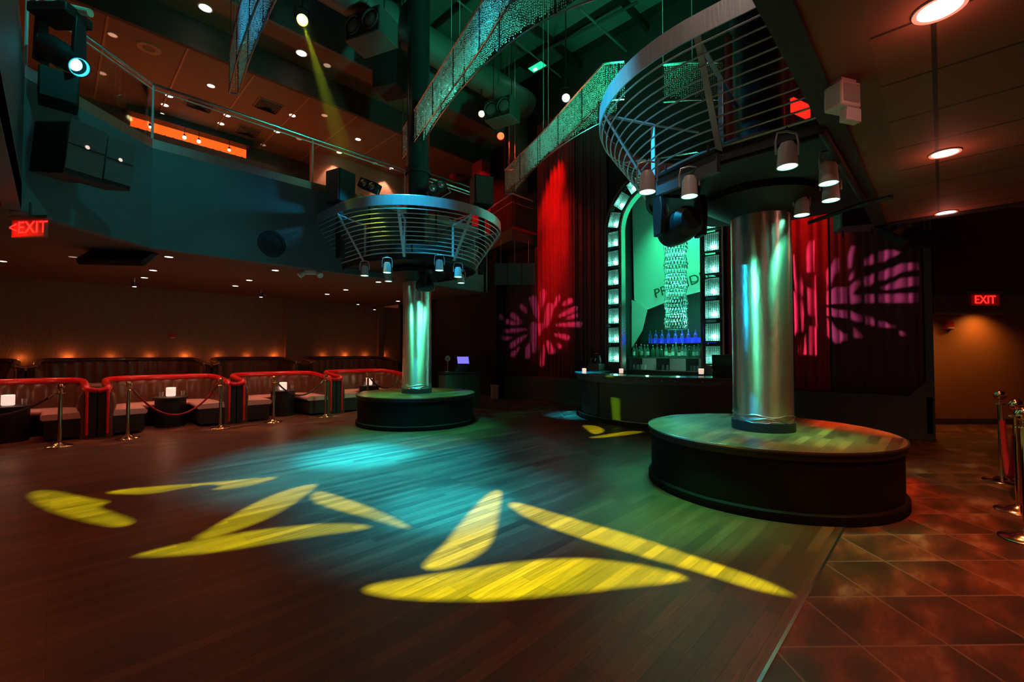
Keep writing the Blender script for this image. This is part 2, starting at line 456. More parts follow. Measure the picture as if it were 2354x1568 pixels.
# jamb at the right end of the curtain, with its diagonal foot
mb = MB().bb((10.32, .10, 0), (10.75, .2, 3.9))
mb.slab([(10.32, .2, .74), (10.32, .42, .74), (10.32, .2, 1.0)], (.2, 0, 0))
st(mb, 'trim_7', 'grey wall paint', smooth=0)
st(MB().bb((10.0, 10.4, 0), (10.75, 10.55, 4.85)), 'wall_back_return', 'dark paint', smooth=0)
st(MB().bb((10.55, 10.55, 0), (10.75, 15.0, 4.85)), 'wall_back_far', 'dark paint', smooth=0)
# passage to the right exit: header, far wall, ceiling
def camwall(r0, r1, d, z0, z1, th):
    return MB().slab([cam2(r0, d, z0), cam2(r1, d, z0), cam2(r1, d + th, z0), cam2(r0, d + th, z0)], (0, 0, z1 - z0))
st(camwall(7.26, 13, 7.62, 2.17, 4.2, .2), 'wall_right_header', 'teal fascia paint', smooth=0)
st(camwall(7.3, 13, 9.3, 0, 2.7, .15), 'wall_right', 'amber wall paint', smooth=0)
st(camwall(7.26, 13, 7.82, 2.45, 2.55, 1.6), 'ceiling_passage', 'soffit plaster', smooth=0)
st(camwall(7.3, 13, 9.27, 0, .12, .03), 'baseboard_right', 'dark wall paint', smooth=0)
st(MB().slab([(7.7, -6, 3.9), (10.75, -6, 3.9), (10.75, .2, 3.9), (7.7, .2, 3.9)], (0, 0, .1)), 'ceiling_right_high', 'dark paint', smooth=0)
mb = MB().slab([cam2(7.26, 7.60, 2.5), cam2(11, 7.60, 2.5), cam2(11, 7.63, 2.5), cam2(7.26, 7.63, 2.5)], (0, 0, 1.5))
st(mb, 'wall_right_upper', 'dark wall paint', smooth=0)

# ------------------------------------------------------------------ curtains
def curtain(y0, y1, z0, z1, x, amp, n, seed, taper=None):
    rnd = random.Random(seed); mb = MB(); cols = n * 8; rows = 8
    ph = [rnd.uniform(-.5, .5) for _ in range(n + 2)]; am = [rnd.uniform(.6, 1.2) for _ in range(n + 2)]
    vs = []
    for r in range(rows + 1):
        t = r / rows
        for c in range(cols + 1):
            u = c / cols; k = u * n; i = int(k)
            A = am[i] * (1 - (k - i)) + am[i + 1] * (k - i); P = ph[i] * (1 - (k - i)) + ph[i + 1] * (k - i)
            d = amp * A * math.sin(2 * PI * k + P * 2) * (1 - .25 * math.sin(PI * t))
            yy = y0 + (y1 - y0) * u
            if taper: yy = taper(yy, t)
            vs.append((x + d, yy + .02 * math.sin(2 * PI * k * .5 + P), z0 + (z1 - z0) * t))
    fs = []
    for r in range(rows):
        for c in range(cols):
            a = r * (cols + 1) + c; fs.append((a, a + 1, a + cols + 2, a + cols + 1))
    mb.add(vs, fs); return mb
def curt(mb, label, mt='shaded velvet'):
    o = mb.build('stage_curtain', mt, smooth=80)
    s_ = o.modifiers.new('thickness', 'SOLIDIFY'); s_.thickness = .012
    return tag(o, label, 'curtain')
curt(curtain(7.55, 8.95, .745, 8.6, 10.42, .05, 9, 1), 'bright lit red velvet curtain in tall folds left of the lit bar arch', 'lit red velvet')
curt(curtain(6.52, 7.53, .745, 8.6, 10.44, .04, 7, 2), 'shaded dark curtain between the bright red curtain and the left bar arch jamb')
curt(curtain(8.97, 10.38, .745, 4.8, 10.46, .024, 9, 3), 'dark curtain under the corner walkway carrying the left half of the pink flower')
curt(curtain(1.55, 3.4, .745, 8.6, 10.42, .04, 10, 4), 'red lit velvet curtain seen just right of the near metal column', 'lit red velvet')
curt(curtain(.22, 1.53, .745, 4.6, 10.44, .022, 8, 5), 'shaded dark curtain carrying the right half of the large pink flower')
# balcony storey pillar, the red light on it put into its colour
o = MB().bb((9.9, 11.0, 5.2), (10.3, 11.5, 8.0)).build('balcony_pillar', 'lit red velvet', smooth=0)
tag(o, 'square pillar lit red on the far corner of the balcony, left of the red lamp', 'pillar')
# ------------------------------------------------------------------ round stages, clad columns, cage balconies
def upath(c, R, sgn, yend, n=40):
    """U in plan: straight side, half circle on the sgn side, straight side"""
    cx, cy = c; pts = [(cx - R, yend)]
    for i in range(n + 1):
        a = PI - PI * i / n
        pts.append((cx + R * math.cos(a), cy + sgn * R * math.sin(a)))
    pts.append((cx + R, yend)); return pts

def round_stage(c, label):
    t = thing('round_stage', label, 'stage', (c[0], c[1], 0))
    MB().lathe([(1.2, .09), (1.215, .09), (1.215, .555), (1.2, .555)], n=96).build('drum_skirt', 'drum black', t)
    MB().lathe([(1.0, .0), (1.245, .0), (1.25, .01), (1.25, .085), (1.235, .1), (1.0, .1)], n=96).build('baseboard', 'drum black', t)
    MB().lathe([(1.2, .55), (1.235, .55), (1.235, .60), (1.25, .605), (1.25, .618), (1.2, .618)], n=96).build('top_rim', 'black paint', t)
    MB().lathe([(1.236, .618), (1.25, .618), (1.25, .634), (1.236, .634)], n=96).build('edge_trim', 'steel', t)
    MB().lathe([(0, .6), (1.237, .6), (1.237, .63), (0, .63)], n=96).build('stage_top', 'stage planks', t, smooth=30)
    return t
def metal_column(c, label, top, seed):
    t = thing('metal_column', label, 'column', (c[0], c[1], .63))
    rnd = random.Random(seed)
    mb = MB(); n = 72; prof = [(.305, .09), (.305, 1.2), (.305, top - .63)]
    mb.lathe([(.3, .09), (.305, .095), (.305, .5), (.3045, 1.1), (.305, 1.11), (.305, 1.9), (.305, top - .7)], n=n)
    mb.build('clad_shaft', 'column cladding', t)
    MB().lathe([(.25, 0), (.322, 0), (.322, .1), (.25, .1)], n=64).build('base_ring', 'black paint', t)
    # crumpled foot of the metal sheet
    mb = MB(); ring = []
    for k in range(3):
        z = .105 + k * .035
        mb.tube([((.307 + .004 * rnd.random()) * math.cos(2 * PI * i / 60), (.307 + .004 * rnd.random()) * math.sin(2 * PI * i / 60), z + .014 * math.sin(i * .55 + k * 2)) for i in range(60)], .007, 6, True)
    mb.build('crimped_foot', 'steel', t)
    MB().lathe([(.30, 0), (.318, 0), (.60, .17), (.60, .24), (.30, .24)], n=48).xf(Matrix.Translation((0, 0, top - .63 - .30))).build('capital', 'black paint', t)
    return t

def cage(c, sgn, yend, label, z0, z1, zb, seed):
    cx, cy = c
    t = thing('cage_balcony', label, 'balcony', (cx, cy, z0))
    O = (cx, cy, z0)
    R0, R1 = 1.25, 1.80
    ye = yend - cy
    def U(R): return [(x, y) for x, y in upath((0, 0), R, sgn, ye)]
    H = zb - z0
    # floor deck and its dark skirt
    MB().prism(U(R0), -.06, .0).build('deck', 'black paint', t)
    mb = MB(); P = U(R0 + .01); P2 = U(R0 - .03)
    mb.sweep([(x, y, 0) for x, y in P], [(Vector((b[0] - a[0], b[1] - a[1], 0))) for a, b in zip(P, P2)], [(0, -.10), (1, -.10), (1, .02), (0, .02)])
    mb.build('deck_edge', 'dark paint', t)
    # hoop rods
    nr = 11
    for k in range(nr):
        u = k / (nr - .2)
        R = R0 + .02 + (R1 - R0) * u; z = .03 + (H - .03) * u
        MB().tube([(x, y, z) for x, y in U(R)], .0085 if k else .013, 6).build('hoop_rod', 'rod steel', t)
    # top band
    P = U(R1); Q = U(R1 + .012)
    mb = MB().sweep([(x, y, H) for x, y in P], [Vector((b[0] - a[0], b[1] - a[1], 0)) for a, b in zip(P, Q)], [(0, 0), (1, 0), (1, z1 - zb), (0, z1 - zb)])
    mb.build('top_band', 'band steel', t)
    P = U(R1 - .05); mb = MB().tube([(x, y, z1 - z0) for x, y in U(R1 - .01)], .016, 8); mb.build('top_rail', 'steel', t)
    # slanted struts, inner posts and braces
    for a in (180, 135, 90, 45, 0):
        ca, sa = math.cos(math.radians(a)), sgn * math.sin(math.radians(a))
        A = Vector((ca * (R0 + .01), sa * (R0 + .01), -.05)); B = Vector((ca * R1, sa * R1, H + .02))
        MB().bar(A, B, .055, .016).build('strut', 'painted steel', t)
        C_ = Vector((ca * (R0 - .02), sa * (R0 - .02), 0)); D = C_ + Vector((0, 0, H * .86))
        MB().bar(C_, D, .045, .02).build('post', 'painted steel', t)
        MB().bar(D, Vector((ca * (R1 - .02), sa * (R1 - .02), H - .01)), .04, .014).build('brace', 'painted steel', t)
        A2 = Vector((ca * (R0 - .55), sa * (R0 - .55), H * .86 - .08))
        MB().bar(D, A2, .035, .012).build('brace', 'steel', t)
    # dark inner pit wall seen through the hoops
    MB().lathe([(.62, 0), (.66, 0), (.66, .35), (.62, .35)], n=48).build('inner_drum', 'black paint', t)
    return t

CR, CL = (5.64, 1.48), (5.48, 8.17)
round_stage(CR, 'near round dance stage with plank top and black drum side, around the wide column')
round_stage(CL, 'far round dance stage with a dark drum side, in front of the red banquettes')
metal_column(CR, 'wide metal clad column standing on the near round stage', 3.34, 3)
metal_column(CL, 'slimmer looking metal clad column standing on the far round stage', 3.30, 5)
cage(CR, 1, YR, 'large rod cage balcony overhead at the right, around the near column', 3.42, 4.44, 4.24, 1)
cage(CL, -1, YL, 'rod cage balcony around the far column, above the red banquettes', 3.36, 4.30, 4.12, 2)
# the columns carry on above the cages as dark pipes
for c, lab, R in ((CR, 'dark pipe column rising out of the near cage balcony', .26), (CL, 'dark blue pipe column rising out of the far cage balcony', .24)):
    t = thing('upper_column', lab, 'column', (c[0], c[1], 3.42))
    MB().cyl((0, 0, 0), (0, 0, 6.42), R, n=40).build('pipe', 'dark pipe', t)
    MB().lathe([(R, 0), (R + .04, 0), (R + .04, .12), (R, .12)], n=40).xf(Matrix.Translation((0, 0, 1.95))).build('clamp_collar', 'black paint', t)
# underside of the near cage: angled plate, beam and pipe
t = thing('cable_tray', 'blue lit straight steel channel under the near cage balcony', 'beam', (4.75, 2.3, 3.2))
A, B = atz(1512, 432, 3.2), atz(1652, 374, 3.2)
MB().bar(A, B, .05, .17).build('channel', 'teal fascia paint', t, org=(4.75, 2.3, 3.2))
MB().bar(A + Vector((0, 0, .1)), B + Vector((0, 0, .1)), .12, .03).build('flange', 'black paint', t, org=(4.75, 2.3, 3.2))
for k in (.15, .85):
    p = A.lerp(B, k); MB().cyl(p, p + Vector((0, 0, .2)), .012, n=8).build('hanger', 'black paint', t, org=(4.75, 2.3, 3.2))
mb = MB().tube([atz(1888, 300, 3.16), atz(1985, 463, 3.16)], .03, 8)
o = mb.build('lighting_pipe', 'dark paint', org=atz(1985, 463, 3.16)); tag(o, 'long dark pipe under the edge of the right soffit, running to the corner', 'pipe')
mb = MB().tube([atz(1860, 512, 3.12), atz(1985, 468, 3.12), atz(2052, 452, 3.12)], .024, 8)
o = mb.build('lighting_pipe', 'dark paint', org=atz(1985, 468, 3.12)); tag(o, 'cross pipe under the right soffit above the hanging loudspeaker', 'pipe')
# filler plate between the near cage and the balcony slab
out_ = [(6.885, 1.48), (6.5, 2.3), (5.64, 2.68), (4.8, 2.35), (4.4, 1.48), (4.4, .63), (5.64, .63), (6.885, .63)]
mb = MB()
for i in range(8):
    a, b = Vector(out_[i]), Vector(out_[(i + 1) % 8]); c_ = Vector(CR)
    qa, qb = c_ + (a - c_).normalized() * .64, c_ + (b - c_).normalized() * .64
    mb.prism([a, b, qb, qa], 3.28, 3.31)
o = mb.build('underside_plate', 'dark paint', org=(5.6, 1.3, 3.3), smooth=0); tag(o, 'dark green lit plate closing the underside of the near cage balcony', 'panel')

# ------------------------------------------------------------------ can lamps under the cages
def make_can(label):
    t = thing('can_lamp', label, 'lamp', (0, 0, 0))
    hs = MB().lathe([(.0, .19), (.045, .19), (.065, .15), (.072, .02), (.078, 0), (.070, 0), (.066, .02), (.04, .15), (0, .16)], n=28).build('housing', 'white enamel', t)
    MB().lathe([(0, .012), (.069, .012), (.069, .018), (0, .018)], n=28).build('lens', 'green lamp lens', hs)
    MB().tube([(-.088, 0, .10), (-.09, 0, .2), (-.075, 0, .27), (0, 0, .285), (.075, 0, .27), (.09, 0, .2), (.088, 0, .10)], .008, 6).build('yoke', 'rod steel', t)
    return t
can0 = make_can('can lamp')
cansR = [(1585, 452, 'first can lamp left of the near column, over the bar arch'), (1810, 384, 'largest can lamp, nearest under the right soffit corner'), (1905, 422, 'upper can lamp of the pair right of the near column'), (1910, 461, 'lower can lamp of the pair right of the near column'), (1843, 495, 'can lamp just right of the top of the near column'), (1522, 520, 'can lamp half hidden behind the black moving head'), (1488, 442, 'small can lamp at the lower left rim of the near cage')]
cansL = [(838, 634, 'leftmost can lamp under the far cage'), (890, 627, 'second can lamp from the left under the far cage'), (893, 647, 'can lamp hanging lowest left of the far column'), (1010, 622, 'can lamp just right of the moving head under the far cage'), (1053, 637, 'second can lamp from the right under the far cage'), (1060, 651, 'rightmost can lamp under the far cage')]
first = True; CANS = []
for i, (x, y, lab) in enumerate(cansR + cansL):
    z = 2.985 if i == 5 else 2.96
    p = atz(x, y, z)
    if (p.xy - Vector(CR if i < len(cansR) else CL)).length > 1.08 and i != 5:
        cc = Vector(CR if i < len(cansR) else CL); d_ = p.xy - cc; k = 1
        # slide along the sight line until it hangs under the deck
        
        best = min([(abs((atz(x, y, zz).xy - cc).length - 1.0), zz) for zz in [2.5 + .02 * q for q in range(24)]])
        z = best[1]; p = atz(x, y, z)
    if first: can0.location = p; can0['label'] = lab; o = can0; first = False
    else: o = dup(can0, p, label=lab)
    o['group'] = 'can lamps under the cage balconies'
    o.rotation_euler = (0, 0, math.atan2(RT.y, RT.x) + .2 * (i % 3 - 1))
    zt = (3.28 if i < len(cansR) else 3.30)
    hang = zt - (p.z + .28)
    CANS.append((p, i < len(cansR)))
    if hang > .02: MB().cyl((0, 0, .28), (0, 0, .28 + hang), .006, n=6).build('hanging_rod', 'black paint', o)

# ------------------------------------------------------------------ moving heads
def moving_head(label, loc, tgt, lens='screen black', sc=1., hang=.1):
    """yoke lamp hung from above; the head turns towards tgt"""
    loc = Vector(loc); t = thing('moving_head_lamp', label, 'stage light', loc)
    d = (Vector(tgt) - loc).normalized(); yaw = math.atan2(d.y, d.x)
    Rz = Matrix.Rotation(yaw, 4, 'Z')
    s = sc
    MB().lathe([(0, .0), (.15 * s, 0), (.17 * s, .03 * s), (.17 * s, .12 * s), (.13 * s, .15 * s), (0, .15 * s)], n=32).xf(Matrix.Translation((0, 0, .25 * s))).build('base', 'black paint', t)
    y = MB()
    for k in (-1, 1):
        y.slab([(-.07 * s, k * .17 * s, -.08 * s), (.07 * s, k * .17 * s, -.08 * s), (.09 * s, k * .17 * s, .16 * s), (.06 * s, k * .17 * s, .27 * s), (-.06 * s, k * .17 * s, .27 * s), (-.09 * s, k * .17 * s, .16 * s)], (0, k * .045 * s, 0))
    y.box((0, 0, .255 * s), (.14 * s, .40 * s, .04 * s)).xf(Rz)
    y.build('yoke', 'black paint', t, bevel=.008)
    q = d.to_track_quat('Z', 'Y').to_matrix().to_4x4()
    hd_ = MB().lathe([(0, -.2 * s), (.09 * s, -.2 * s), (.135 * s, -.15 * s), (.145 * s, -.02 * s), (.14 * s, .06 * s), (.125 * s, .16 * s), (.12 * s, .2 * s), (.10 * s, .2 * s), (.095 * s, .17 * s)], n=32).xf(q).build('head', 'black paint', t)
    MB().lathe([(.085 * s, .20 * s), (.104 * s, .205 * s), (.104 * s, .17 * s), (.085 * s, .17 * s)], n=32).xf(q).build('lens_rim', lens, hd_)
    if hang: MB().cyl((0, 0, .39 * s), (0, 0, .39 * s + hang), .022, n=10).build('clamp_pipe', 'black paint', t)
    return t
HN = atd(1563, 522, 4.9); HF = atd(977, 657, 8.85)
MHN = moving_head('black moving head lamp hanging under the near cage, in front of the bar chandelier', HN, (10.37, 8.8, 2.2), sc=1.25, hang=3.28 - HN.z - .39 * 1.25)
MHF = moving_head('dark moving head lamp hanging at the top of the far column', HF, (10.37, 1.1, 2.5), 'grey plastic', sc=.85, hang=3.30 - HF.z - .39 * .85)

# ------------------------------------------------------------------ crystal ribbons over the dance floor
def ribbon(label, arms, tip, z0=6.0, h=.68, seed=1):
    rnd = random.Random(seed)
    t = thing('crystal_ribbon', label, 'chandelier', tip)
    for pts in arms:
        pts = [Vector(p) for p in pts]
        # resample
        L = [0]
        for a, b in zip(pts, pts[1:]): L.append(L[-1] + (b - a).length)
        n = int(L[-1] / .031); P = []
        for i in range(n + 1):
            d = L[-1] * i / n; k = 0
            while k < len(L) - 2 and L[k + 1] < d: k += 1
            f = (d - L[k]) / (L[k + 1] - L[k]); P.append(pts[k].lerp(pts[k + 1], f))
        ends = [P[0]] + P[1:-1:max(1, n // 40)] + [P[-1]]
        up = MB().tube([(p.x, p.y, z0 + h) for p in ends], .022, 6); up.build('top_rail', 'steel', t, org=tip)
        MB().tube([(p.x, p.y, z0) for p in ends], .014, 6).build('bottom_rail', 'steel', t, org=tip)
        for k in range(0, n + 1, 34):
            p = P[k]; MB().cyl((p.x, p.y, z0), (p.x, p.y, z0 + h), .012, n=6).build('rail_upright', 'black paint', t, org=tip)
        vs, fs = [], []
        for p in P:
            z = z0 + h - .03; low = z0 + rnd.uniform(.03, .10)
            while z > low:
                r = rnd.uniform(.008, .0125); hh = r * 1.5
                x, y = p.x + rnd.uniform(-.004, .004), p.y + rnd.uniform(-.004, .004); o = len(vs); a = rnd.random() * 1.5
                c_, s_ = math.cos(a) * r, math.sin(a) * r
                vs += [(x - tip[0] + c_, y - tip[1] + s_, z - tip[2]), (x - tip[0] - s_, y - tip[1] + c_, z - tip[2]), (x - tip[0] - c_, y - tip[1] - s_, z - tip[2]), (x - tip[0] + s_, y - tip[1] - c_, z - tip[2]), (x - tip[0], y - tip[1], z + hh - tip[2]), (x - tip[0], y - tip[1], z - hh - tip[2])]
                fs += [(o, o + 1, o + 4), (o + 1, o + 2, o + 4), (o + 2, o + 3, o + 4), (o + 3, o, o + 4), (o + 1, o, o + 5), (o + 2, o + 1, o + 5), (o + 3, o + 2, o + 5), (o, o + 3, o + 5)]
                z -= rnd.uniform(.030, .042)
        me = bpy.data.meshes.new('crystal_strands'); me.from_pydata(vs, [], fs); me.materials.append(MATS['crystal'])
        o = bpy.data.objects.new('crystal_strands', me); COL.objects.link(o); o.parent = t; o['kind'] = 'stuff'
        for k in (0, n // 2):
            p = P[k]; MB().cyl((p.x, p.y, z0 + h), (p.x, p.y, 9.9), .006, n=5).build('hanging_wire', 'rod steel', t, org=tip)
    return t
def arc3(a, b, c, n=24):       # quadratic through three plan points
    a, b, c = Vector((*a, 0)), Vector((*b, 0)), Vector((*c, 0)); k = b * 2 - (a + c) * .5
    return [a * (1 - t) ** 2 + k * 2 * t * (1 - t) + c * t * t for t in [i / n for i in range(n + 1)]]
ribbon('crystal strand ribbon hanging at the upper left, with its tip pointing down at the balcony', [arc3((2.04, 8.80), (1.74, 6.2), (1.70, 3.6)), arc3((2.16, 8.74), (1.90, 6.2), (1.86, 3.6)), [(2.04, 8.80, 0), (2.16, 8.74, 0)]], (2.04, 8.8, 6.0), seed=11)
ribbon('crystal strand ribbon with two splayed arms meeting above the far column', [[(5.56, 8.93, 0), (4.31, 4.77, 0), (4.0, 3.9, 0), (4.2, 3.0, 0)], arc3((5.76, 8.72), (4.62, 5.1), (4.80, 2.95)), [(5.56, 8.93, 0), (5.76, 8.72, 0)]], (5.62, 8.8, 6.0), seed=12)
ribbon('crystal strand ribbon running from the red curtain up behind the near cage', [[(8.84, 8.85, 0), (7.91, 6.63, 0), (7.30, 5.36, 0), (6.77, 4.26, 0), (6.98, 3.98, 0)], [p for p in arc3((9.02, 8.62), (7.40, 4.9), (8.2, 2.1)) if p.y > 4.3], [(7.55, 3.52, 0), (7.8, 3.15, 0), (8.2, 2.72, 0)], [(8.84, 8.85, 0), (9.02, 8.62, 0)]], (8.9, 8.75, 6.0), seed=13)
# ------------------------------------------------------------------ banquette booths
def booth(hw, dep, roll_mat, back_mat, ztop, label, group, gap=.095):
    t = thing('banquette_booth', label, 'sofa', (0, 0, 0), 0, group)
    r = .62; X = hw - .0
    P = []; Nn = []
    def put(x, y, nx, ny): P.append(Vector((x, y, 0))); Nn.append(Vector((nx, ny, 0)))
    ns = 14
    for i in range(ns + 1): put(-X, (dep - r) * i / ns, 1, 0)
    for i in range(1, 13):
        a = PI / 2 * i / 12; put(-X + r - r * math.cos(a), dep - r + r * math.sin(a), math.cos(a), -math.sin(a))
    nb = max(12, int((2 * X - 2 * r) / .05))
    for i in range(1, nb): put(-X + r + (2 * X - 2 * r) * i / nb, dep, 0, -1)
    for i in range(0, 13):
        a = PI / 2 * (1 - i / 12); put(X - r + r * math.cos(a), dep - r + r * math.sin(a), -math.cos(a), -math.sin(a))
    for i in range(1, ns + 1): put(X, (dep - r) * (1 - i / ns), -1, 0)
    n = len(P); k_ = lambda i: abs(math.sin(i * PI / 4))
    zt = lambda i: ztop - .10 * max(0, 1 - P[i].y / (dep * .8))
    body = MB().sweep(P, Nn, lambda i: [(0, .0), (.11, .0), (.11, .40), (.10 + .055 * k_(i), .52), (.075 + .065 * k_(i), zt(i) - .12), (.06, zt(i)), (0, zt(i))])
    body.build('backrest', back_mat, t, smooth=60)
    MB().sweep(P, Nn, [(.10, .05), (.52, .05), (.54, .08), (.54, .36), (.10, .36)]).build('seat_base', 'black fabric', t)
    MB().sweep(P, Nn, [(.10, .355), (.555, .355), (.585, .38), (.588, .425), (.56, .455), (.12, .462)]).build('seat_cushion', 'seat vinyl', t, smooth=50)
    T = [P[0] + Vector((.03, -.02, .06)), P[0] + Vector((.03, -.02, zt(0) - .08)), P[0] + Vector((.03, .02, zt(0) - .01))] + [p + q * .04 + Vector((0, 0, zt(i) + .012)) for i, (p, q) in enumerate(zip(P, Nn))][1:-1] + [P[-1] + Vector((-.03, .02, zt(n - 1) - .01)), P[-1] + Vector((-.03, -.02, zt(n - 1) - .08)), P[-1] + Vector((-.03, -.02, .06))]
    rr = [.02, .024, .045] + [.058] * (n - 2) + [.045, .024, .02]
    MB().tube(T, rr, 10).build('top_roll', roll_mat, t, smooth=60)
    for s in (-1, 1):
        MB().bb((s * (hw - .005), -.01, 0), (s * (hw + gap), .05, zt(0) - .07)).bb((s * hw, .05, 0), (s * (hw + gap), dep, .8)).build('side_panel', 'black paint', t)
        mb = MB().tube([(s * (hw - .03), 0, zt(0)), (s * (hw + .05), -.005, zt(0) - .02), (s * (hw + gap), -.005, zt(0) - .03)], .045, 8)
        mb.build('arm_cap', roll_mat, t)
    return t
FY = 10.72
b0 = booth(.97, 1.46, 'red vinyl', 'tufted leather', .95, 'x', 'red topped booths facing the dance floor')
bl = ['red topped tufted booth at the far left, cut by the frame', 'red topped tufted booth second from the left, behind the sagging red rope', 'red topped tufted booth third from the left, behind the dark rope', 'red topped tufted booth partly hidden by the far round stage']
for i in range(4):
    o = b0 if i == 0 else dup(b0, (0, 0, 0))
    o.location = (-.52 + 2.15 * i, FY, 0); o['label'] = bl[i]
st(MB().bb((-9, 12.62, 0), (9.2, 15, .30)), 'floor_riser', 'black fabric', smooth=0)
backs = [(-1.98, 1.48, 'dark brown back row booth at the far left'), (1.22, 1.50, 'wide dark brown back row booth behind the second red booth'), (3.97, 1.0, 'dark brown back row booth just left of the pilaster'), (6.85, 1.45, 'dark brown back row booth right of the pilaster, beside the far column')]
for i, (x, hw, lab) in enumerate(backs):
    o = booth(hw, 1.28, 'brown vinyl', 'tufted leather', 1.0, lab, 'dark back row booths')
    o.location = (x, 13.55, .30)
# tables with lanterns and tumblers
def table(label):
    t = thing('drum_table', label, 'table', (0, 0, 0), 0, 'drum tables in the booths')
    MB().lathe([(0, 0), (.25, 0), (.26, .02), (.26, .55), (0, .55)], n=40).build('drum', 'black paint', t)
    MB().lathe([(0, .55), (.285, .55), (.29, .56), (.29, .59), (.28, .6), (0, .6)], n=40).build('table_top', 'black paint', t)
    return t
def lantern(label):
    t = thing('candle_lantern', label, 'candle', (0, 0, 0), 0, 'lit lanterns on the booth tables')
    mb = MB(); prof = []
    for k in range(7): prof += [(.078, .012 + k * .024), (.084, .024 + k * .024)]
    mb.lathe([(0, .004)] + [(.07, .004)] + prof + [(.078, .18), (.07, .18), (.068, .03), (0, .03)], n=24).build('ribbed_glass', 'candle glow', t)
    MB().lathe([(0, .03), (.03, .03), (.03, .10), (.004, .105), (0, .13)], n=12).build('candle', 'warm bulb', t)
    return t
def tumbler():
    t = MB().lathe([(0, 0), (.03, 0), (.036, .11), (.033, .11), (.028, .012), (0, .012)], n=14).build('tumbler', 'tumbler glass')
    return tag(t, 'x', 'glass', 'tumblers on the booth tables')
tl = ['drum table at the left edge of the frame', 'drum table in the booth behind the red rope', 'drum table in the booth behind the dark rope', 'drum table in the booth beside the far stage']
wh = ['in the leftmost red topped booth', 'in the red topped booth second from the left', 'in the red topped booth third from the left', 'in the red topped booth beside the far stage']
tb0, ln0, gl0 = table('x'), lantern('x'), tumbler()
for i in range(4):
    x, y = -.52 + 2.15 * i + [0, .05, .05, .12][i], 11.32
    o = tb0 if i == 0 else dup(tb0, (x, y, 0)); o.location = (x, y, 0); o['label'] = 'dark ' + tl[i]
    o = ln0 if i == 0 else dup(ln0, (x, y, .6)); o.location = (x, y, .601); o['label'] = 'white ribbed candle lantern on the table ' + wh[i]
    for k, (dx, dy) in enumerate([(-.17, -.1), (.19, -.06)]):
        g = gl0 if (i == 0 and k == 0) else gl0.copy()
        if g is not gl0: COL.objects.link(g)
        g.location = (x + dx, y + dy, .601); g['label'] = 'empty tumbler %s of the lantern %s' % (('left', 'right')[k], wh[i])

# ------------------------------------------------------------------ stanchions and ropes
def stanchion(label, group, h=.95, ball=.046):
    t = thing('rope_stanchion', label, 'stanchion', (0, 0, 0), 0, group)
    MB().lathe([(0, 0), (.168, 0), (.172, .008), (.165, .016), (.10, .028), (.055, .05), (.034, .065), (0, .065)], n=40).build('base', 'brass', t, smooth=50)
    MB().cyl((0, 0, .05), (0, 0, h - .11), .027, n=20).build('pole', 'brass', t)
    MB().lathe([(.02, h - .115), (.055, h - .112), (.06, h - .105), (.055, h - .098), (.02, h - .095), (.018, h - .08), (.03, h - .075), (.018, h - .068), (.018, h - .04)], n=24).build('rope_collar', 'brass', t)
    MB().sphere((0, 0, h - .0), ball, 20, 14).build('ball_finial', 'brass', t, smooth=80)
    return t
sl = [((.09, 10.12), 'brass stanchion at the front of the leftmost booth, first from the left'), ((.92, 10.2), 'brass stanchion holding the left end of the sagging red rope'), ((2.32, 10.28), 'brass stanchion holding the right end of the sagging red rope'), ((3.31, 10.33), 'brass stanchion holding the left end of the dark rope'), ((4.43, 10.33), 'brass stanchion holding the right end of the dark rope'), ((5.55, 10.45), 'brass stanchion half hidden behind the far round stage')]
s0 = stanchion('x', 'stanchions in front of the booths')
for i, (p, lab) in enumerate(sl):
    o = s0 if i == 0 else dup(s0, (0, 0, 0)); o.location = (*p, 0); o['label'] = lab
sr = [((7.69, -.48), 'brass ball top stanchion at the right edge, farther of the two whole ones'), ((6.35, -.50), 'brass ball top stanchion at the right edge, nearer of the two holding the red rope'), ((5.44, -.47), 'stanchion at the right edge showing only its brass base')]
s1 = stanchion('x', 'stanchions at the right edge', 1.0, .056)
for i, (p, lab) in enumerate(sr):
    o = s1 if i == 0 else dup(s1, (0, 0, 0)); o.location = (*p, 0); o['label'] = lab
def rope(a, b, z, sag, mt, label, r=.017):
    a, b = Vector((*a, z)), Vector((*b, z)); d = (b - a).normalized(); a = a + d * .05; b = b - d * .05
    t = thing('barrier_rope', label, 'rope', (a + b) * .5 - Vector((0, 0, sag))); org = tuple(t.location)
    pts = [a.lerp(b, i / 28) - Vector((0, 0, sag * (1 - (2 * i / 28 - 1) ** 2))) for i in range(29)]
    MB().tube(pts[2:-2], r, 10).build('velvet_rope', mt, t, org=org)
    for q in (pts[:3], pts[-3:]): MB().tube(q, [.012, .02, .022] if q[0] is pts[0] else [.022, .02, .012], 10).build('snap_end', 'brass', t, org=org)
    return t
rope(sl[1][0], sl[2][0], .86, .52, 'rope velvet', 'sagging dark red rope between two brass stanchions before the second booth')
rope(sl[3][0], sl[4][0], .86, .32, 'rope charcoal', 'charcoal rope hung between stanchions before the third booth')
rope((-1.25, 10.05), sl[0][0], .86, .30, 'rope charcoal', 'charcoal rope leaving the frame at the left, before the leftmost booth')
rope(sl[5][0], (6.6, 10.5), .86, .30, 'rope charcoal', 'charcoal rope before the booth behind the far stage')
rope(sr[0][0], sr[1][0], .90, .70, 'rope velvet', 'bright red rope hanging deep between the right hand stanchions', .026)

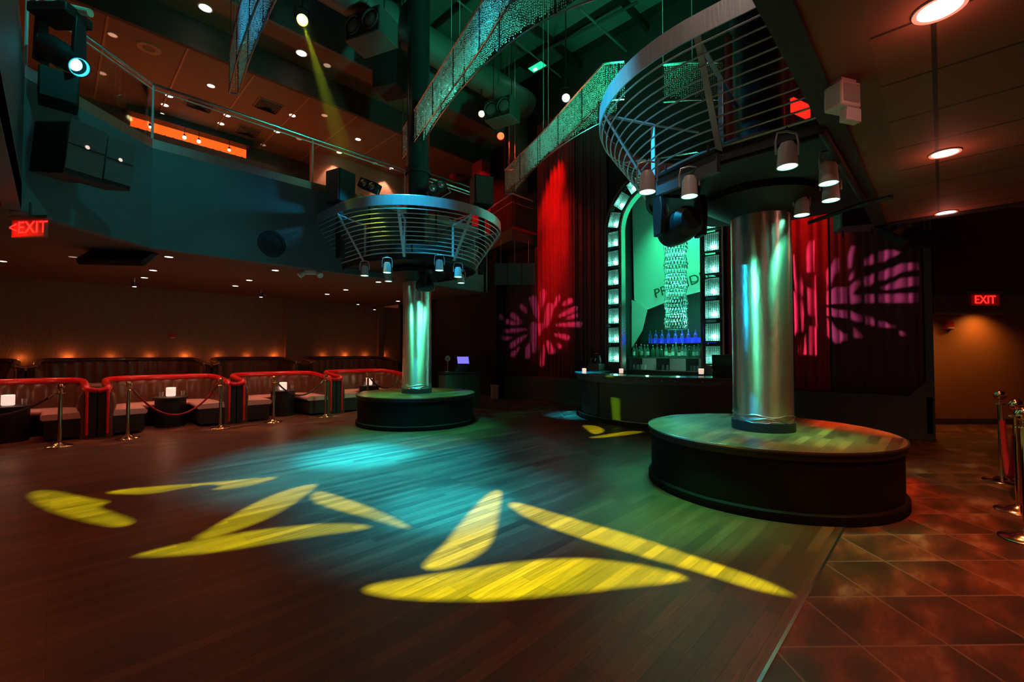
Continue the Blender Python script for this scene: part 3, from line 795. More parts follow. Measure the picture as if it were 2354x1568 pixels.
# ------------------------------------------------------------------ the bar
BCX, BCY = 10.3, 4.65
def arcpts(R, n=64, a0=94, a1=266): return [(BCX + R * math.cos(math.radians(a0 + (a1 - a0) * i / n)), BCY + R * math.sin(math.radians(a0 + (a1 - a0) * i / n))) for i in range(n + 1)]
def annulus(mb, R0, R1, z0, z1):
    a, b = arcpts(R1), arcpts(R0)
    P = [Vector((*p, 0)) for p in a]; Q = [Vector((q[0] - p[0], q[1] - p[1], 0)) for p, q in zip(a, b)]
    return mb.sweep(P, Q, [(0, z0), (0, z1), (1, z1), (1, z0)])
t = thing('curved_bar', 'half round bar counter with dark panelled front and stone top, before the lit arch', 'bar counter', (BCX, BCY, 0)); O = (BCX, BCY, 0)
annulus(MB(), 1.75, 2.16, .10, .86).build('front_panel', 'bar front laminate', t, org=O)
annulus(MB(), 1.8, 2.22, 0, .10).build('toe_board', 'black paint', t, org=O)
annulus(MB(), 2.20, 2.225, .095, .105).build('toe_trim', 'steel', t, org=O)
annulus(MB(), 1.75, 2.24, .86, .985).build('counter_band', 'grey plastic', t, org=O)
annulus(MB(), 1.62, 2.30, .985, 1.02).build('counter_top', 'bar top stone', t, org=O)
for k, p in enumerate(arcpts(2.245, 26, 100, 262)): MB().sphere((p[0], p[1], .945), .014, 8, 6).build('brass_stud', 'brass', t, org=O)
p_, q_ = arcpts(2.165, 1, 160, 160)[0], arcpts(2.17, 1, 161, 161)[0]
MB().bar((p_[0], p_[1], .1), (p_[0], p_[1], .86), .012, .012).build('panel_joint', 'black paint', t, org=O)
# lit arch of glass blocks
t = thing('lit_arch', 'tall arch of glowing glass block lights around the bar', 'light', (10.4, BC, 0)); O = (10.4, BC, 0)
RA = BR + .02; WA = .40
def arch_at(s):      # s metres from the foot, left side positive Y ; returns y,z,dir
    L = BZ - 1.02
    if s < L: return (RA, 1.02 + s, PI / 2)
    a = (s - L) / RA
    return (RA * math.cos(a), BZ + RA * math.sin(a), PI / 2 + a)
for sgn in (1, -1):
    s = .20; k = 0
    Lh = (BZ - 1.02) + RA * PI / 2
    while s + .44 < Lh + .2:
        y, z, a = arch_at(s + .22)
        M = Matrix.Translation((0, sgn * y, z)) @ Matrix.Rotation((a - PI / 2) * sgn, 4, 'X')
        w, h, dp = .17, .21, .16
        bx = MB()
        for c, d in (((dp / 2 + .005, 0, 0), (.01, 2 * w, 2 * h)), ((0, w, 0), (dp, .012, 2 * h)), ((0, -w, 0), (dp, .012, 2 * h)), ((0, 0, h), (dp, 2 * w, .012)), ((0, 0, -h), (dp, 2 * w, .012))): bx.box(c, d)
        b = bx.xf(M).build('block_box', 'block lining', t, smooth=0)
        g = MB()
        for q in range(1, 8): g.box((-dp / 2, -w + 2 * w * q / 8, 0), (.012, .008, 2 * h))
        for q in range(1, 12): g.box((-dp / 2, 0, -h + 2 * h * q / 12), (.012, 2 * w, .008))
        g.box((-dp / 2, w, 0), (.02, .03, 2 * h)).box((-dp / 2, -w, 0), (.02, .03, 2 * h)).box((-dp / 2, 0, h), (.02, 2 * w, .03)).box((-dp / 2, 0, -h), (.02, 2 * w, .03))
        g.xf(M).build('block_grid', 'block grid', b, smooth=0)
        MB().sphere((.02, 0, -h * .45), .05, 10, 8).xf(M).build('bulb', 'block bulb', b)
        s += .512; k += 1
# metal frame of the arch, inner and outer
ap = []
for i in range(81):
    s = ((BZ - 1.02) + RA * PI / 2) * 2 * i / 80; L2 = (BZ - 1.02) + RA * PI / 2
    if s <= L2: y, z, a = arch_at(s); ap.append((y, z, a))
    else: y, z, a = arch_at(2 * L2 - s); ap.append((-y, z, PI - a))
mb = MB()
for off, w in ((-.235, .04), (.235, .05)):
    prof = []
    vs = []
    for y, z, a in ap:
        ny, nz = math.sin(a), -math.cos(a)
        if abs(y) < 1e-6: ny, nz = 0, 1
        for o_ in (off - w / 2, off + w / 2):
            for xx in (-.10, .10): vs.append((xx, y + ny * o_, z + nz * o_))
    fs = []
    for i in range(len(ap) - 1):
        for u, v in ((0, 1), (1, 3), (3, 2), (2, 0)): fs.append((i * 4 + u, i * 4 + v, i * 4 + 4 + v, i * 4 + 4 + u))
    fs += [(0, 1, 3, 2), tuple(len(vs) - 4 + q for q in (0, 2, 3, 1))]
    MB().add(vs, fs).build('arch_frame', 'grey plastic' if off > 0 else 'steel', t, smooth=30)
mb = MB()
for sgn in (1, -1): MB().bb((-.1, sgn * RA - .21, 1.0), (.08, sgn * RA + .21, 1.2)).build('pier_foot', 'bar front laminate', t)
# crystal column chandelier over the bar
def chandelier():
    c = atX(1554, 700, 10.75); z0 = atX(1554, 757, 10.75).z
    t = thing('crystal_chandelier', 'tall cylindrical crystal chandelier hanging inside the bar arch', 'chandelier', (c.x, c.y, z0))
    rnd = random.Random(5); mb = MB(); R = .255
    for row in range(34):
        z = .05 + row * .098; n = 22
        for i in range(n):
            a = 2 * PI * (i + .5 * (row % 2)) / n; rr = R + .02 * math.sin(row * 1.3)
            x, y = rr * math.cos(a), rr * math.sin(a); r = .026; o = len(mb.v)
            mb.v += [(x + r, y, z), (x, y + r, z), (x - r, y, z), (x, y - r, z), (x, y, z + .05), (x, y, z - .05)]
            mb.f += [(o, o + 1, o + 4), (o + 1, o + 2, o + 4), (o + 2, o + 3, o + 4), (o + 3, o, o + 4), (o + 1, o, o + 5), (o + 2, o + 1, o + 5), (o + 3, o + 2, o + 5), (o, o + 3, o + 5)]
    o = mb.build('crystal_drops', 'crystal', t, smooth=0); o['kind'] = 'stuff'
    for row in range(0, 35, 2):
        z = row * .098; MB().tube([(R * math.cos(2 * PI * i / 28), R * math.sin(2 * PI * i / 28), z) for i in range(28)], .01, 5, True).build('hoop', 'steel', t)
    MB().cyl((0, 0, 3.35), (0, 0, 6.6 - z0), .03, n=10).build('stem', 'steel', t)
    return t, c, z0
CH, CHC, CHZ = chandelier()
# big green lit page with lettering in the niche
A = atX(1452, 470, 12.1); 
pg = [atX(1452, 425, 12.1), atX(1455, 560, 12.1), atX(1458, 690, 12.1), atX(1487, 712, 12.1), atX(1560, 683, 12.1), atX(1650, 660, 12.1), atX(1720, 640, 12.1), atX(1720, 425, 12.1)]
for p in pg: p.z = min(p.z, 6.55)
t = thing('lettered_panel', 'tall pale green panel with dark lettering behind the chandelier', 'sign', pg[3]); O = tuple(pg[3])
MB().slab(pg, (.03, 0, 0)).build('board', 'panel green', t, org=O, smooth=0)
pg2 = [atX(1452, 690, 12.06), atX(1472, 697, 12.06), atX(1487, 714, 12.06), atX(1476, 760, 12.06), atX(1452, 800, 12.06)]
MB().slab(pg2, (.03, 0, 0)).build('curled_flap', 'panel green', t, org=O, smooth=0)
def text_mesh(txt, size, M, name, mt, parent, org, ext=.004):
    cu = bpy.data.curves.new(name, 'FONT'); cu.body = txt; cu.size = size; cu.extrude = ext; cu.align_x = 'CENTER'; cu.align_y = 'CENTER'
    o = bpy.data.objects.new(name, cu); COL.objects.link(o)
    dg = bpy.context.evaluated_depsgraph_get(); me = bpy.data.meshes.new_from_object(o.evaluated_get(dg))
    bpy.data.objects.remove(o); bpy.data.curves.remove(cu)
    me.transform(Matrix.Translation(-Vector(org)) @ M); me.name = name; me.materials.clear(); me.materials.append(MATS[mt])
    r = bpy.data.objects.new(name, me); COL.objects.link(r)
    if parent is not None: r.parent = parent
    return r
def basis(xa, ya, loc):
    xa, ya = Vector(xa).normalized(), Vector(ya).normalized(); za = xa.cross(ya); m = Matrix.Identity(4)
    for i in range(3): m[i][0] = xa[i]; m[i][1] = ya[i]; m[i][2] = za[i]; m[i][3] = loc[i]
    return m
a_, b_ = atX(1512, 684, 12.04), atX(1665, 630, 12.04)
dv = (b_ - a_); LW = dv.length
xa = dv.normalized(); ya = Vector((-1, 0, 0)).cross(xa)
text_mesh('PROVIDENCE', LW / 5.0, basis(xa, ya, a_.lerp(b_, .56) + ya * .12), 'lettering', 'sign lettering', t, O)
# back bar: cabinet, bottle shelf, glass rack, blue display
def zX(px, py, X): return atX(px, py, X)
y0, y1 = BY0 - .1, BY1 + .1
t = thing('back_bar_cabinet', 'dark cabinet with a bottle shelf and glass rack behind the bar counter', 'cabinet', (11.5, BC, 0)); O = (11.5, BC, 0)
zsh = atX(1540, 822, 11.35).z; zg = atX(1540, 851, 11.35).z
MB().bb((11.15, y0, 0), (12.0, y1, zg - .02)).build('cabinet_body', 'grey plastic', t, org=O)
MB().bb((11.12, y0, zg - .02), (12.05, y1, zg)).build('work_top', 'steel', t, org=O)
MB().bb((11.2, y0, zsh - .025), (12.0, y1, zsh)).build('bottle_shelf', 'grey plastic', t, org=O)
MB().bb((11.95, y0, zg), (12.0, y1, zsh)).build('rack_back', 'white enamel', t, org=O)
for yy in (y0 + .02, BC - .3, BC + .5, y1 - .02): MB().bb((11.2, yy - .015, zg), (11.95, yy + .015, zsh - .025)).build('rack_upright', 'black paint', t, org=O)
ztop = atX(1560, 789, 11.6).z
MB().bb((11.5, BY0 - .1, zsh), (12.0, atX(1480, 790, 11.6).y, ztop - .02)).build('display_step', 'dark paint', t, org=O)
MB().bb((11.45, BY0 - .1, ztop - .02), (12.0, atX(1480, 790, 11.6).y, ztop)).build('display_shelf', 'screen black', t, org=O)
MB().bb((11.93, BY0 - .1, ztop), (11.97, atX(1484, 790, 11.6).y, ztop + .15)).build('display_backlight', 'purple backlight', t, org=O)
def bottle(h, r, nk, gl, lab_, cap, label, group):
    t = thing('bottle', label, 'bottle', (0, 0, 0), 0, group)
    MB().lathe([(0, 0), (r * .92, 0), (r, .01), (r, h * .58), (r * .8, h * .68), (nk, h * .76), (nk, h * .94), (nk * 1.15, h * .945), (nk * 1.15, h * .96), (0, h * .96)], n=16).build('glass_body', gl, t, smooth=50)
    if lab_: MB().lathe([(r * 1.01, h * .16), (r * 1.02, h * .16), (r * 1.02, h * .46), (r * 1.01, h * .46)], n=16).build('paper_label', lab_, t)
    MB().cyl((0, 0, h * .955), (0, 0, h), nk * 1.0, nk * .7, n=10).build('pourer', cap, t)
    return t
kinds = [bottle(.30, .038, .014, 'bottle clear', 'bottle label', 'bottle cap', 'x', 'bottles on the back bar shelf'), bottle(.27, .045, .015, 'bottle green', None, 'bottle cap', 'x', 'bottles on the back bar shelf'), bottle(.33, .036, .013, 'bottle clear', None, 'bottle cap', 'x', 'bottles on the back bar shelf'), bottle(.25, .042, .016, 'bottle amber', 'bottle label', 'signal red plastic', 'x', 'bottles on the back bar shelf')]
kn = ['labelled clear bottle', 'squat green bottle', 'tall plain clear bottle', 'amber bottle with red stopper']
bx = [1457, 1463, 1470, 1474, 1482, 1489, 1501, 1511, 1520, 1531, 1539, 1547, 1554, 1562, 1569, 1576, 1585, 1596, 1605, 1613, 1620, 1628]
used = set(); rnd = random.Random(9)
for i, x in enumerate(bx):
    k = [0, 2, 1, 0, 2, 0, 1, 2, 1, 0, 3, 0, 2, 3, 0, 0, 1, 0, 0, 2, 0, 0][i]
    o = kinds[k] if k not in used else dup(kinds[k], (0, 0, 0)); used.add(k)
    p = atX(x, 820, 11.30 + .05 * (i % 2)); o.location = (p.x, p.y, zsh + .001); s = rnd.uniform(.92, 1.08); o.scale = (1.1, 1.1, s * 1.15)
    o['label'] = '%s on the back bar shelf, %s' % (kn[k], ordl(i, len(bx)))
bb0 = bottle(.36, .046, .016, 'bottle blue', None, 'steel', 'x', 'blue bottles on the purple display shelf')
for i, x in enumerate([1495, 1508, 1522, 1537, 1553, 1568, 1583, 1599, 1615]):
    o = bb0 if i == 0 else dup(bb0, (0, 0, 0)); p = atX(x, 789, 11.6); o.location = (p.x, p.y, ztop + .001)
    o['label'] = 'blue lit spirit bottle on the purple display shelf, %s' % ordl(i, 9)
gl1 = MB().lathe([(0, 0), (.03, 0), (.034, .13), (.031, .13), (.027, .01), (0, .01)], n=12).build('bar_glass', 'tumbler glass')
tag(gl1, 'x', 'glass', 'glasses in the rack under the bottles')
gx = [1457, 1466, 1475, 1484, 1506, 1512, 1524, 1534, 1588, 1596, 1604, 1612, 1620]
for i, x in enumerate(gx):
    g = gl1 if i == 0 else gl1.copy()
    if i: COL.objects.link(g)
    p = atX(x, 848, 11.4); g.location = (p.x, p.y, zg + .001); g['label'] = 'upturned glass in the rack under the bottles, %s' % ordl(i, len(gx))
def candle(x, y, d, label, s=1.):
    t = thing('votive_candle', label, 'candle', (0, 0, 0), 0, 'votive candles on the bar counter')
    MB().lathe([(0, 0), (.045 * s, 0), (.05 * s, .10 * s), (.046 * s, .10 * s), (.041 * s, .012), (0, .012)], n=20).build('glass_cup', 'candle glow', t)
    MB().lathe([(0, .012), (.03 * s, .012), (.03 * s, .06 * s), (0, .06 * s)], n=14).build('wax', 'warm bulb', t)
    p = atz(x, y, 1.021); t.location = (p.x, p.y, 1.021); return t
candle(1343, 857, 0, 'votive candle at the left end of the bar counter')
candle(1428, 858, 0, 'votive candle on the bar counter beside the left arch pier')
candle(1612, 860, 0, 'votive candle on the bar counter left of the till', 1.15)
# till on the counter and the machine at its left end
def till(label, loc, rz, screen):
    t = thing('bar_till', label, 'till', loc, rz)
    MB().box((0, 0, .05), (.30, .34, .1)).build('till_base', 'black paint', t, bevel=.008)
    MB().slab([(-.02, -.16, .1), (-.02, .16, .1), (.08, .16, .1), (.08, -.16, .1)], (.02, 0, .12)).build('stand', 'black paint', t)
    R = Matrix.Rotation(-.35, 3, 'Y')
    mo = MB().box((.0, 0, .30), (.035, .36, .28), R).build('monitor', 'black paint', t, bevel=.006)
    MB().box((-.021, 0, .295), (.006, .32, .24), R).build('screen', screen, mo)
    return t
p = atz(1655, 858, 1.021); till('dark till with monitor on the counter by the right arch pier', (8.98, 3.05, 1.021), .3, 'screen black')
t = thing('juice_machine', 'black drinks machine with chrome spouts at the left end of the bar counter', 'appliance', (10.1, 6.63, 1.021)); 
MB().box((0, 0, .09), (.3, .34, .18)).build('machine_base', 'grey plastic', t, bevel=.01)
MB().lathe([(0, .18), (.12, .18), (.13, .25), (.10, .40), (.05, .44), (0, .44)], n=24).build('hopper', 'black paint', t)
for s in (-1, 1): MB().tube([(-.08, s * .05, .30), (-.16, s * .06, .31), (-.18, s * .06, .25)], .014, 8).build('spout', 'steel', t)
MB().lathe([(0, .44), (.05, .44), (.05, .46), (.02, .48), (0, .48)], n=16).build('lid', 'steel', t)
# ------------------------------------------------------------------ recessed downlights
def downlight(label, group, r=.07, lens='downlight lens'):
    t = thing('recessed_downlight', label, 'ceiling light', (0, 0, 0), 0, group)
    MB().lathe([(r, -.004), (r * 1.22, -.006), (r * 1.25, 0), (r * 1.2, .01), (r, .01)], n=28).build('trim_ring', 'white enamel', t)
    MB().lathe([(0, -.003), (r, -.003), (r, .004), (0, .004)], n=24).build('lens', lens, t)
    return t
def lights(px, z, group, phrase, r, lens='downlight lens', W=0, col=(1, .62, .42), ang=110, blend=.8, glow_w=0):
    px = sorted(px); d0 = downlight('x', group, r, lens)
    for i, (x, y) in enumerate(px):
        o = d0 if i == 0 else dup(d0, (0, 0, 0)); p = atz(x, y, z); p.z = z - .004; o.location = p
        o['label'] = '%s, %s' % (phrase, ordl(i, len(px)))
        if glow_w: point('downlight_glow', (p.x, p.y, z - .13), (1., .22, .15), glow_w, .05)
        if W: spot('downlight_beam', (p.x, p.y, z - .02), (p.x, p.y, 0), col, W, ang, blend, .06)
lights([(485, 197), (389, 220), (379, 241), (371, 262), (522, 265), (508, 284), (495, 301), (672, 265), (637, 302), (780, 350), (823, 320), (899, 387)], 8.0, 'lit downlights of the upper balcony ceiling', 'bright white downlight in the brown ceiling over the balcony', .075, W=70, col=(1, .36, .17))
lights([(746, 265), (688, 319), (605, 333), (259, 80), (235, 168), (862, 375)], 8.0, 'dim downlights of the upper balcony ceiling', 'dim unlit looking downlight in the brown ceiling over the balcony', .07, 'downlight dim lens')
lights([(472, 18), (693, 122)], 8.6, 'downlights of the raised ceiling strip', 'large bright downlight in the dark raised strip above the balcony ceiling', .11, W=15, col=(1, .4, .2))
lights([(752, 150)], 8.6, 'dim downlight of the raised ceiling strip', 'dim downlight in the dark raised strip beside the yellow beam', .08, 'downlight dim lens')
lights([(5, 600), (388, 590), (352, 621), (332, 638), (573, 644), (541, 657), (633, 621), (752, 676), (795, 666), (870, 648), (915, 692)], ZS, 'downlights over the booths', 'small bright downlight in the low ceiling over the booths', .06, W=60, col=(1, .34, .16))
lights([(168, 590)], ZS, 'dim downlights over the booths', 'dim downlight in the low ceiling beside the hanging screen', .06, 'downlight dim lens')
lights([(2160, 18), (2172, 351), (2175, 488)], ZS, 'downlights of the right soffit', 'bright downlight in the brown panel ceiling at the right', .085, W=130, col=(1, .20, .06), ang=110, glow_w=2.2)
# mini track spots hung under the low ceiling
def minispot(label):
    t = thing('mini_spot', label, 'lamp', (0, 0, 0), 0, 'mini spots hung over the booths')
    MB().cyl((0, 0, .0), (0, 0, .10), .045, n=18).build('can', 'black paint', t)
    MB().cyl((0, 0, .10), (0, 0, .2), .012, n=8).build('stem', 'rod steel', t)
    MB().cyl((0, 0, -.004), (0, 0, .002), .036, n=16).build('lens', 'downlight lens', t); return t
m0 = minispot('x')
for i, (x, y) in enumerate([(309, 659), (600, 683), (823, 700), (861, 712)]):
    o = m0 if i == 0 else dup(m0, (0, 0, 0)); p = atz(x, y, 3.0); 
    if p.y > 14.6: p = atY(x, y, 14.6)
    o.location = p; o['label'] = 'tiny black can spot hanging before the reeded wall, %s' % ordl(i, 4)
# ceiling speaker ring and square vents above the balcony
p = atz(342, 110, 8.0); t = thing('ceiling_speaker', 'round ceiling loudspeaker ring above the balcony at the upper left', 'loudspeaker', (p.x, p.y, 7.995))
MB().lathe([(.12, -.012), (.2, -.018), (.215, 0), (.2, .004), (.12, .004)], n=36).build('rim', 'pilaster plaster', t)
MB().lathe([(0, -.004), (.12, -.006), (.12, .003), (0, .003)], n=30).build('grille', 'soffit plaster', t)
for i, (x, y) in enumerate([(460, 240), (570, 301), (617, 243)]):
    p = atz(x, y, 8.0); t = thing('ceiling_vent', 'square air vent in the brown balcony ceiling, %s' % ordl(i, 3), 'vent', (p.x, p.y, 7.99))
    MB().bb((-.3, -.3, -.012), (.3, .3, .004)).build('vent_frame', 'soffit plaster', t)
    mb = MB()
    for k in range(4):
        a = .27 - k * .065
        for s in (-1, 1):
            mb.slab([(-a, s * a, -.014), (a, s * a, -.014), (a - .03, s * (a - .045), -.05), (-a + .03, s * (a - .045), -.05)], (0, 0, .004))
            mb.slab([(s * a, -a, -.014), (s * a, a, -.014), (s * (a - .045), a - .03, -.05), (s * (a - .045), -a + .03, -.05)], (0, 0, .004))
    mb.build('vent_louvre', 'dark wall paint', t)
# seams of the balcony ceiling
for k in range(9):
    x = -3.2 + k * 1.27
    struct(MB().bb((x - .018, 11.42, 7.985), (x + .018, 15.5, 8.0)).build('trim_%d' % (20 + k), 'pilaster plaster', smooth=0))

# ------------------------------------------------------------------ balcony edge: trim, glass and rail
def along(pts, off, z):
    out = []
    for i, p in enumerate(pts):
        a = Vector(pts[max(0, i - 1)]); b = Vector(pts[min(len(pts) - 1, i + 1)]); d = (b - a).normalized()
        q = Vector((-d.y, d.x)) * off; out.append((p[0] + q.x, p[1] + q.y, z))
    return out
t = thing('balcony_railing', 'glass balcony railing with a steel top rail along the left balcony', 'railing', (1.05, 9.1, 4.8)); O = (1.05, 9.1, 4.8)
MB().tube(along(fpts, .05, 5.86), .026, 8).build('top_rail', 'steel', t, org=O)
MB().tube(along(fpts, .05, 5.78), .012, 6).build('under_rail', 'rod steel', t, org=O)
wallpath(fpts, 4.8, 4.95, .16).build('edge_trim', 'brushed steel', t, org=O, smooth=0)
mt, tt, bb_ = nt('clear pane'); bb_.inputs['Roughness'].default_value = .03
tr = tt.nodes.new('ShaderNodeBsdfTransparent'); tr.inputs[0].default_value = (.93, .95, .94, 1)
gs = tt.nodes.new('ShaderNodeBsdfGlossy'); gs.inputs['Roughness'].default_value = .03
fr = tt.nodes.new('ShaderNodeFresnel'); fr.inputs[0].default_value = 1.25
ms = tt.nodes.new('ShaderNodeMixShader'); L_ = tt.links
L_.new(fr.outputs[0], ms.inputs[0]); L_.new(tr.outputs[0], ms.inputs[1]); L_.new(gs.outputs[0], ms.inputs[2]); L_.new(ms.outputs[0], tt.nodes['Material Output'].inputs[0])
for a, b in ((fpts[0], fpts[1]), (fpts[1], fpts[2]), ((1.1, 9.1), (3.55, 9.1)), ((3.6, 9.1), (5.75, 9.1)), ((5.8, 9.1), (8.3, 9.1))):
    d = (Vector(b) - Vector(a)).normalized(); q = Vector((-d.y, d.x)) * .05
    A = Vector((*a, 4.95)) + q.to_3d() + d.to_3d() * .02; B = Vector((*b, 4.95)) + q.to_3d() - d.to_3d() * .02
    MB().slab([A, B, B + q.to_3d() * .2, A + q.to_3d() * .2], (0, 0, .82)).build('glass_pane', 'clear pane', t, org=O, smooth=0)
for p in (fpts[1], fpts[2], (3.6, 9.1), (5.78, 9.1), (8.25, 9.1)):
    MB().cyl((p[0], p[1] + .05, 4.9), (p[0], p[1] + .05, 5.86), .018, n=10).build('rail_post', 'rod steel', t, org=O)
# walkway railing with upright bars, lit red
t = thing('walkway_railing', 'red lit barred railing on the far corner walkway', 'railing', (9.4, 9.1, 5.2)); O = (9.4, 9.1, 5.2)
wp = [(10.4, 9.15), (9.45, 9.15), (9.93, 10.65), (9.93, 13.5)]
MB().tube([(x, y, 6.25) for x, y in wp], .022, 6).build('top_rail', 'rod steel', t, org=O)
MB().tube([(x, y, 6.0) for x, y in wp], .012, 6).build('second_rail', 'rod steel', t, org=O)
for (a, b) in zip(wp, wp[1:]):
    a, b = Vector(a), Vector(b); n = int((b - a).length / .13)
    for i in range(n + 1):
        q = a.lerp(b, i / max(1, n)); MB().cyl((q.x, q.y, 5.2), (q.x, q.y, 6.25), .008, n=5, cap=False).build('baluster', 'dark wall paint', t, org=O)
MB().bb((9.38, 9.06, 5.16), (10.6, 9.1, 5.24)).build('edge_strip', 'lit red velvet', t, org=O)  # red light along the walkway edge is put into this colour
# lit back bar of the upper balcony
t = thing('upper_back_bar', 'long orange glowing bottle shelf at the back of the upper balcony', 'shelf', atY(435, 320, 15.4)); O = tuple(t.location)
A, B = atY(300, 284, 15.45), atY(566, 356, 15.45)
zl, zh = 7.20, 7.80
MB().bb((A.x, 15.45, zl), (B.x, 15.5, zh)).build('orange_backlight', 'orange backlight', t, org=O)
MB().bb((A.x - .1, 15.1, zl - .06), (B.x + .1, 15.55, zl)).build('shelf_board', 'black paint', t, org=O)
MB().bb((A.x - .1, 15.1, zh), (B.x + .1, 15.55, 7.98)).build('canopy', 'black paint', t, org=O)
MB().bb((A.x - .3, 14.2, 6.0), (B.x + .6, 14.4, 7.05)).build('bar_front', 'black paint', t, org=O)
ub = bottle(.30, .045, .016, 'bottle amber', None, 'bottle cap', 'x', 'bottles on the orange upper shelf')
for i in range(14):
    o = ub if i == 0 else dup(ub, (0, 0, 0)); o.location = (A.x + .15 + (B.x - A.x - .3) * i / 13, 15.3, zl + .001); o['label'] = 'dark bottle before the orange glow of the upper shelf, %s' % ordl(i, 14)
for i, (x, y, s) in enumerate([(424, 316, 1.), (457, 325, 1.), (527, 345, .8), (345, 292, .6)]):
    p = atY(x, y, 15.05); t = thing('shelf_lamp', 'small blazing bulb at the orange upper shelf, %s' % ['second from the left', 'third from the left', 'rightmost', 'leftmost'][i], 'lamp', p)
    MB().sphere((0, 0, 0), .045 * s, 12, 8).build('bulb', 'warm bulb', t)
    MB().cyl((0, 0, .03), (0, 0, zh - p.z), .008, n=6).build('stem', 'black paint', t)
    MB().cyl((0, 0, .03 * s), (0, 0, .08), .03, n=12).build('socket', 'black paint', t)
st(MB().bb((5.6, 14.3, 4.85), (10.6, 14.45, 8.0)), 'wall_upper_step', 'pilaster plaster', smooth=0)
# ------------------------------------------------------------------ ceiling plant: ducts, pipes, luminaires, speakers
t = thing('air_duct', 'large round green lit air duct crossing under the dark ceiling', 'duct', (8, 8.6, 9.0)); O = (8, 8.6, 9)
MB().cyl((2.5, 8.92, 9.1), (10.0, 9.05, 9.1), .38, n=40).build('duct_run', 'duct steel', t, org=O)
for k in range(6):
    x = 3.2 + k * 1.3; MB().lathe([(.38, -.02), (.40, -.02), (.40, .02), (.38, .02)], n=40).xf(Matrix.Translation((x, 8.92 + (x - 2.5) * .0173, 9.1)) @ Matrix.Rotation(PI / 2, 4, 'Y')).build('duct_flange', 'duct steel', t, org=O)
t = thing('duct_drop', 'vertical green lit duct dropping from the air duct beside the back curtains', 'duct', (10.2, 9.6, 8)); O = (10.2, 9.6, 8)
MB().cyl((10.2, 9.62, 9.84), (10.2, 9.62, 6.6), .32, n=36).build('duct_pipe', 'duct steel', t, org=O)
MB().lathe([(.32, -.03), (.35, -.03), (.35, .03), (.32, .03)], n=36).xf(Matrix.Translation((10.2, 9.62, 7.6))).build('duct_flange', 'duct steel', t, org=O)
def hung_box(name, label, cat, x0, y0_, x1, y1_, d, dep, mt='dark paint', rz=0., top=10.1, face=None, faces=0):
    c = atd((x0 + x1) / 2, (y0_ + y1_) / 2, d); w = (x1 - x0) / FPX * d; h = (y1_ - y0_) / FPX * d
    t = thing(name, label, cat, c, math.atan2(RT.y, RT.x) + rz)
    MB().box((0, 0, 0), (w, dep, h)).build('cabinet', mt, t, bevel=.02)
    MB().box((0, -dep / 2 - .006, 0), (w * .9, .012, h * .88)).build('front_grille', face or 'black fabric', t, bevel=.003)
    for s in (-1, 1): MB().cyl((s * w * .35, 0, h / 2), (s * w * .35, 0, top - c.z), .012, n=6).build('hanger', 'black paint', t)
    for k in range(faces):
        cx_ = (k - (faces - 1) / 2) * w / faces
        MB().lathe([(0, 0), (h * .2, .01), (h * .3, .05), (h * .34, .05), (h * .36, .0)], n=24).xf(Matrix.Translation((cx_, -dep / 2 - .05, 0)) @ Matrix.Rotation(-PI / 2, 4, 'X')).build('driver_cone', 'grey plastic', t)
    return t
hung_box('projector', 'hanging projector box under the duct left of the crystal ribbon', 'projector', 805, 45, 905, 105, 9.2, .6, 'deck steel', rz=-.4, faces=2)
hung_box('hanging_unit', 'green lit hanging unit with two drivers under the duct before the red curtain', 'speaker', 1120, 235, 1190, 282, 11.2, .5, 'deck steel', rz=-.5, faces=2)
hung_box('hanging_loudspeaker', 'tall black loudspeaker hung behind the crystal ribbon above the far column', 'loudspeaker', 868, 130, 932, 215, 10.2, .6, 'dark paint', rz=-.3)
hung_box('hanging_loudspeaker', 'dark blue loudspeaker hung under the right soffit before the curtain', 'loudspeaker', 1930, 470, 2010, 528, 6.9, .35, 'teal fascia paint', rz=-.35, top=3.3)
# pipes
for i, (a, b, r, lab) in enumerate([((1335, 22), (1440, 118), .03, 'pale conduit pipe under the dark ceiling, right of the crystal ribbon'), ((1050, 0), (1085, 28), .022, 'thin pipe under the dark ceiling between the ribbon arms'), ((1185, 95), (1290, 178), .022, 'thin pipe above the glowing green luminaire'), ((1250, 118), (1465, 5), .035, 'dark sprinkler pipe crossing the green ceiling')]):
    A, B = atz(*a, 9.6), atz(*b, 9.6)
    o = MB().tube([A, A.lerp(B, .5), B], r, 8).build('ceiling_pipe', 'duct steel' if i < 3 else 'dark paint', org=A); tag(o, lab, 'pipe')
p = atz(1235, 155, 9.55); t = thing('ceiling_luminaire', 'small rectangular luminaire glowing green under the dark ceiling', 'ceiling light', p, math.atan2(RT.y, RT.x) - .75)
MB().box((0, 0, .06), (.50, .28, .08)).build('housing', 'dark paint', t, bevel=.01)
MB().box((0, 0, .012), (.46, .24, .02)).build('diffuser', 'green luminaire', t)
MB().box((-.1, .03, -.002), (.1, .07, .01)).build('lamp', 'white lamp lens', t)
MB().cyl((0, 0, .1), (0, 0, .6), .012, n=6).build('hanger', 'black paint', t)

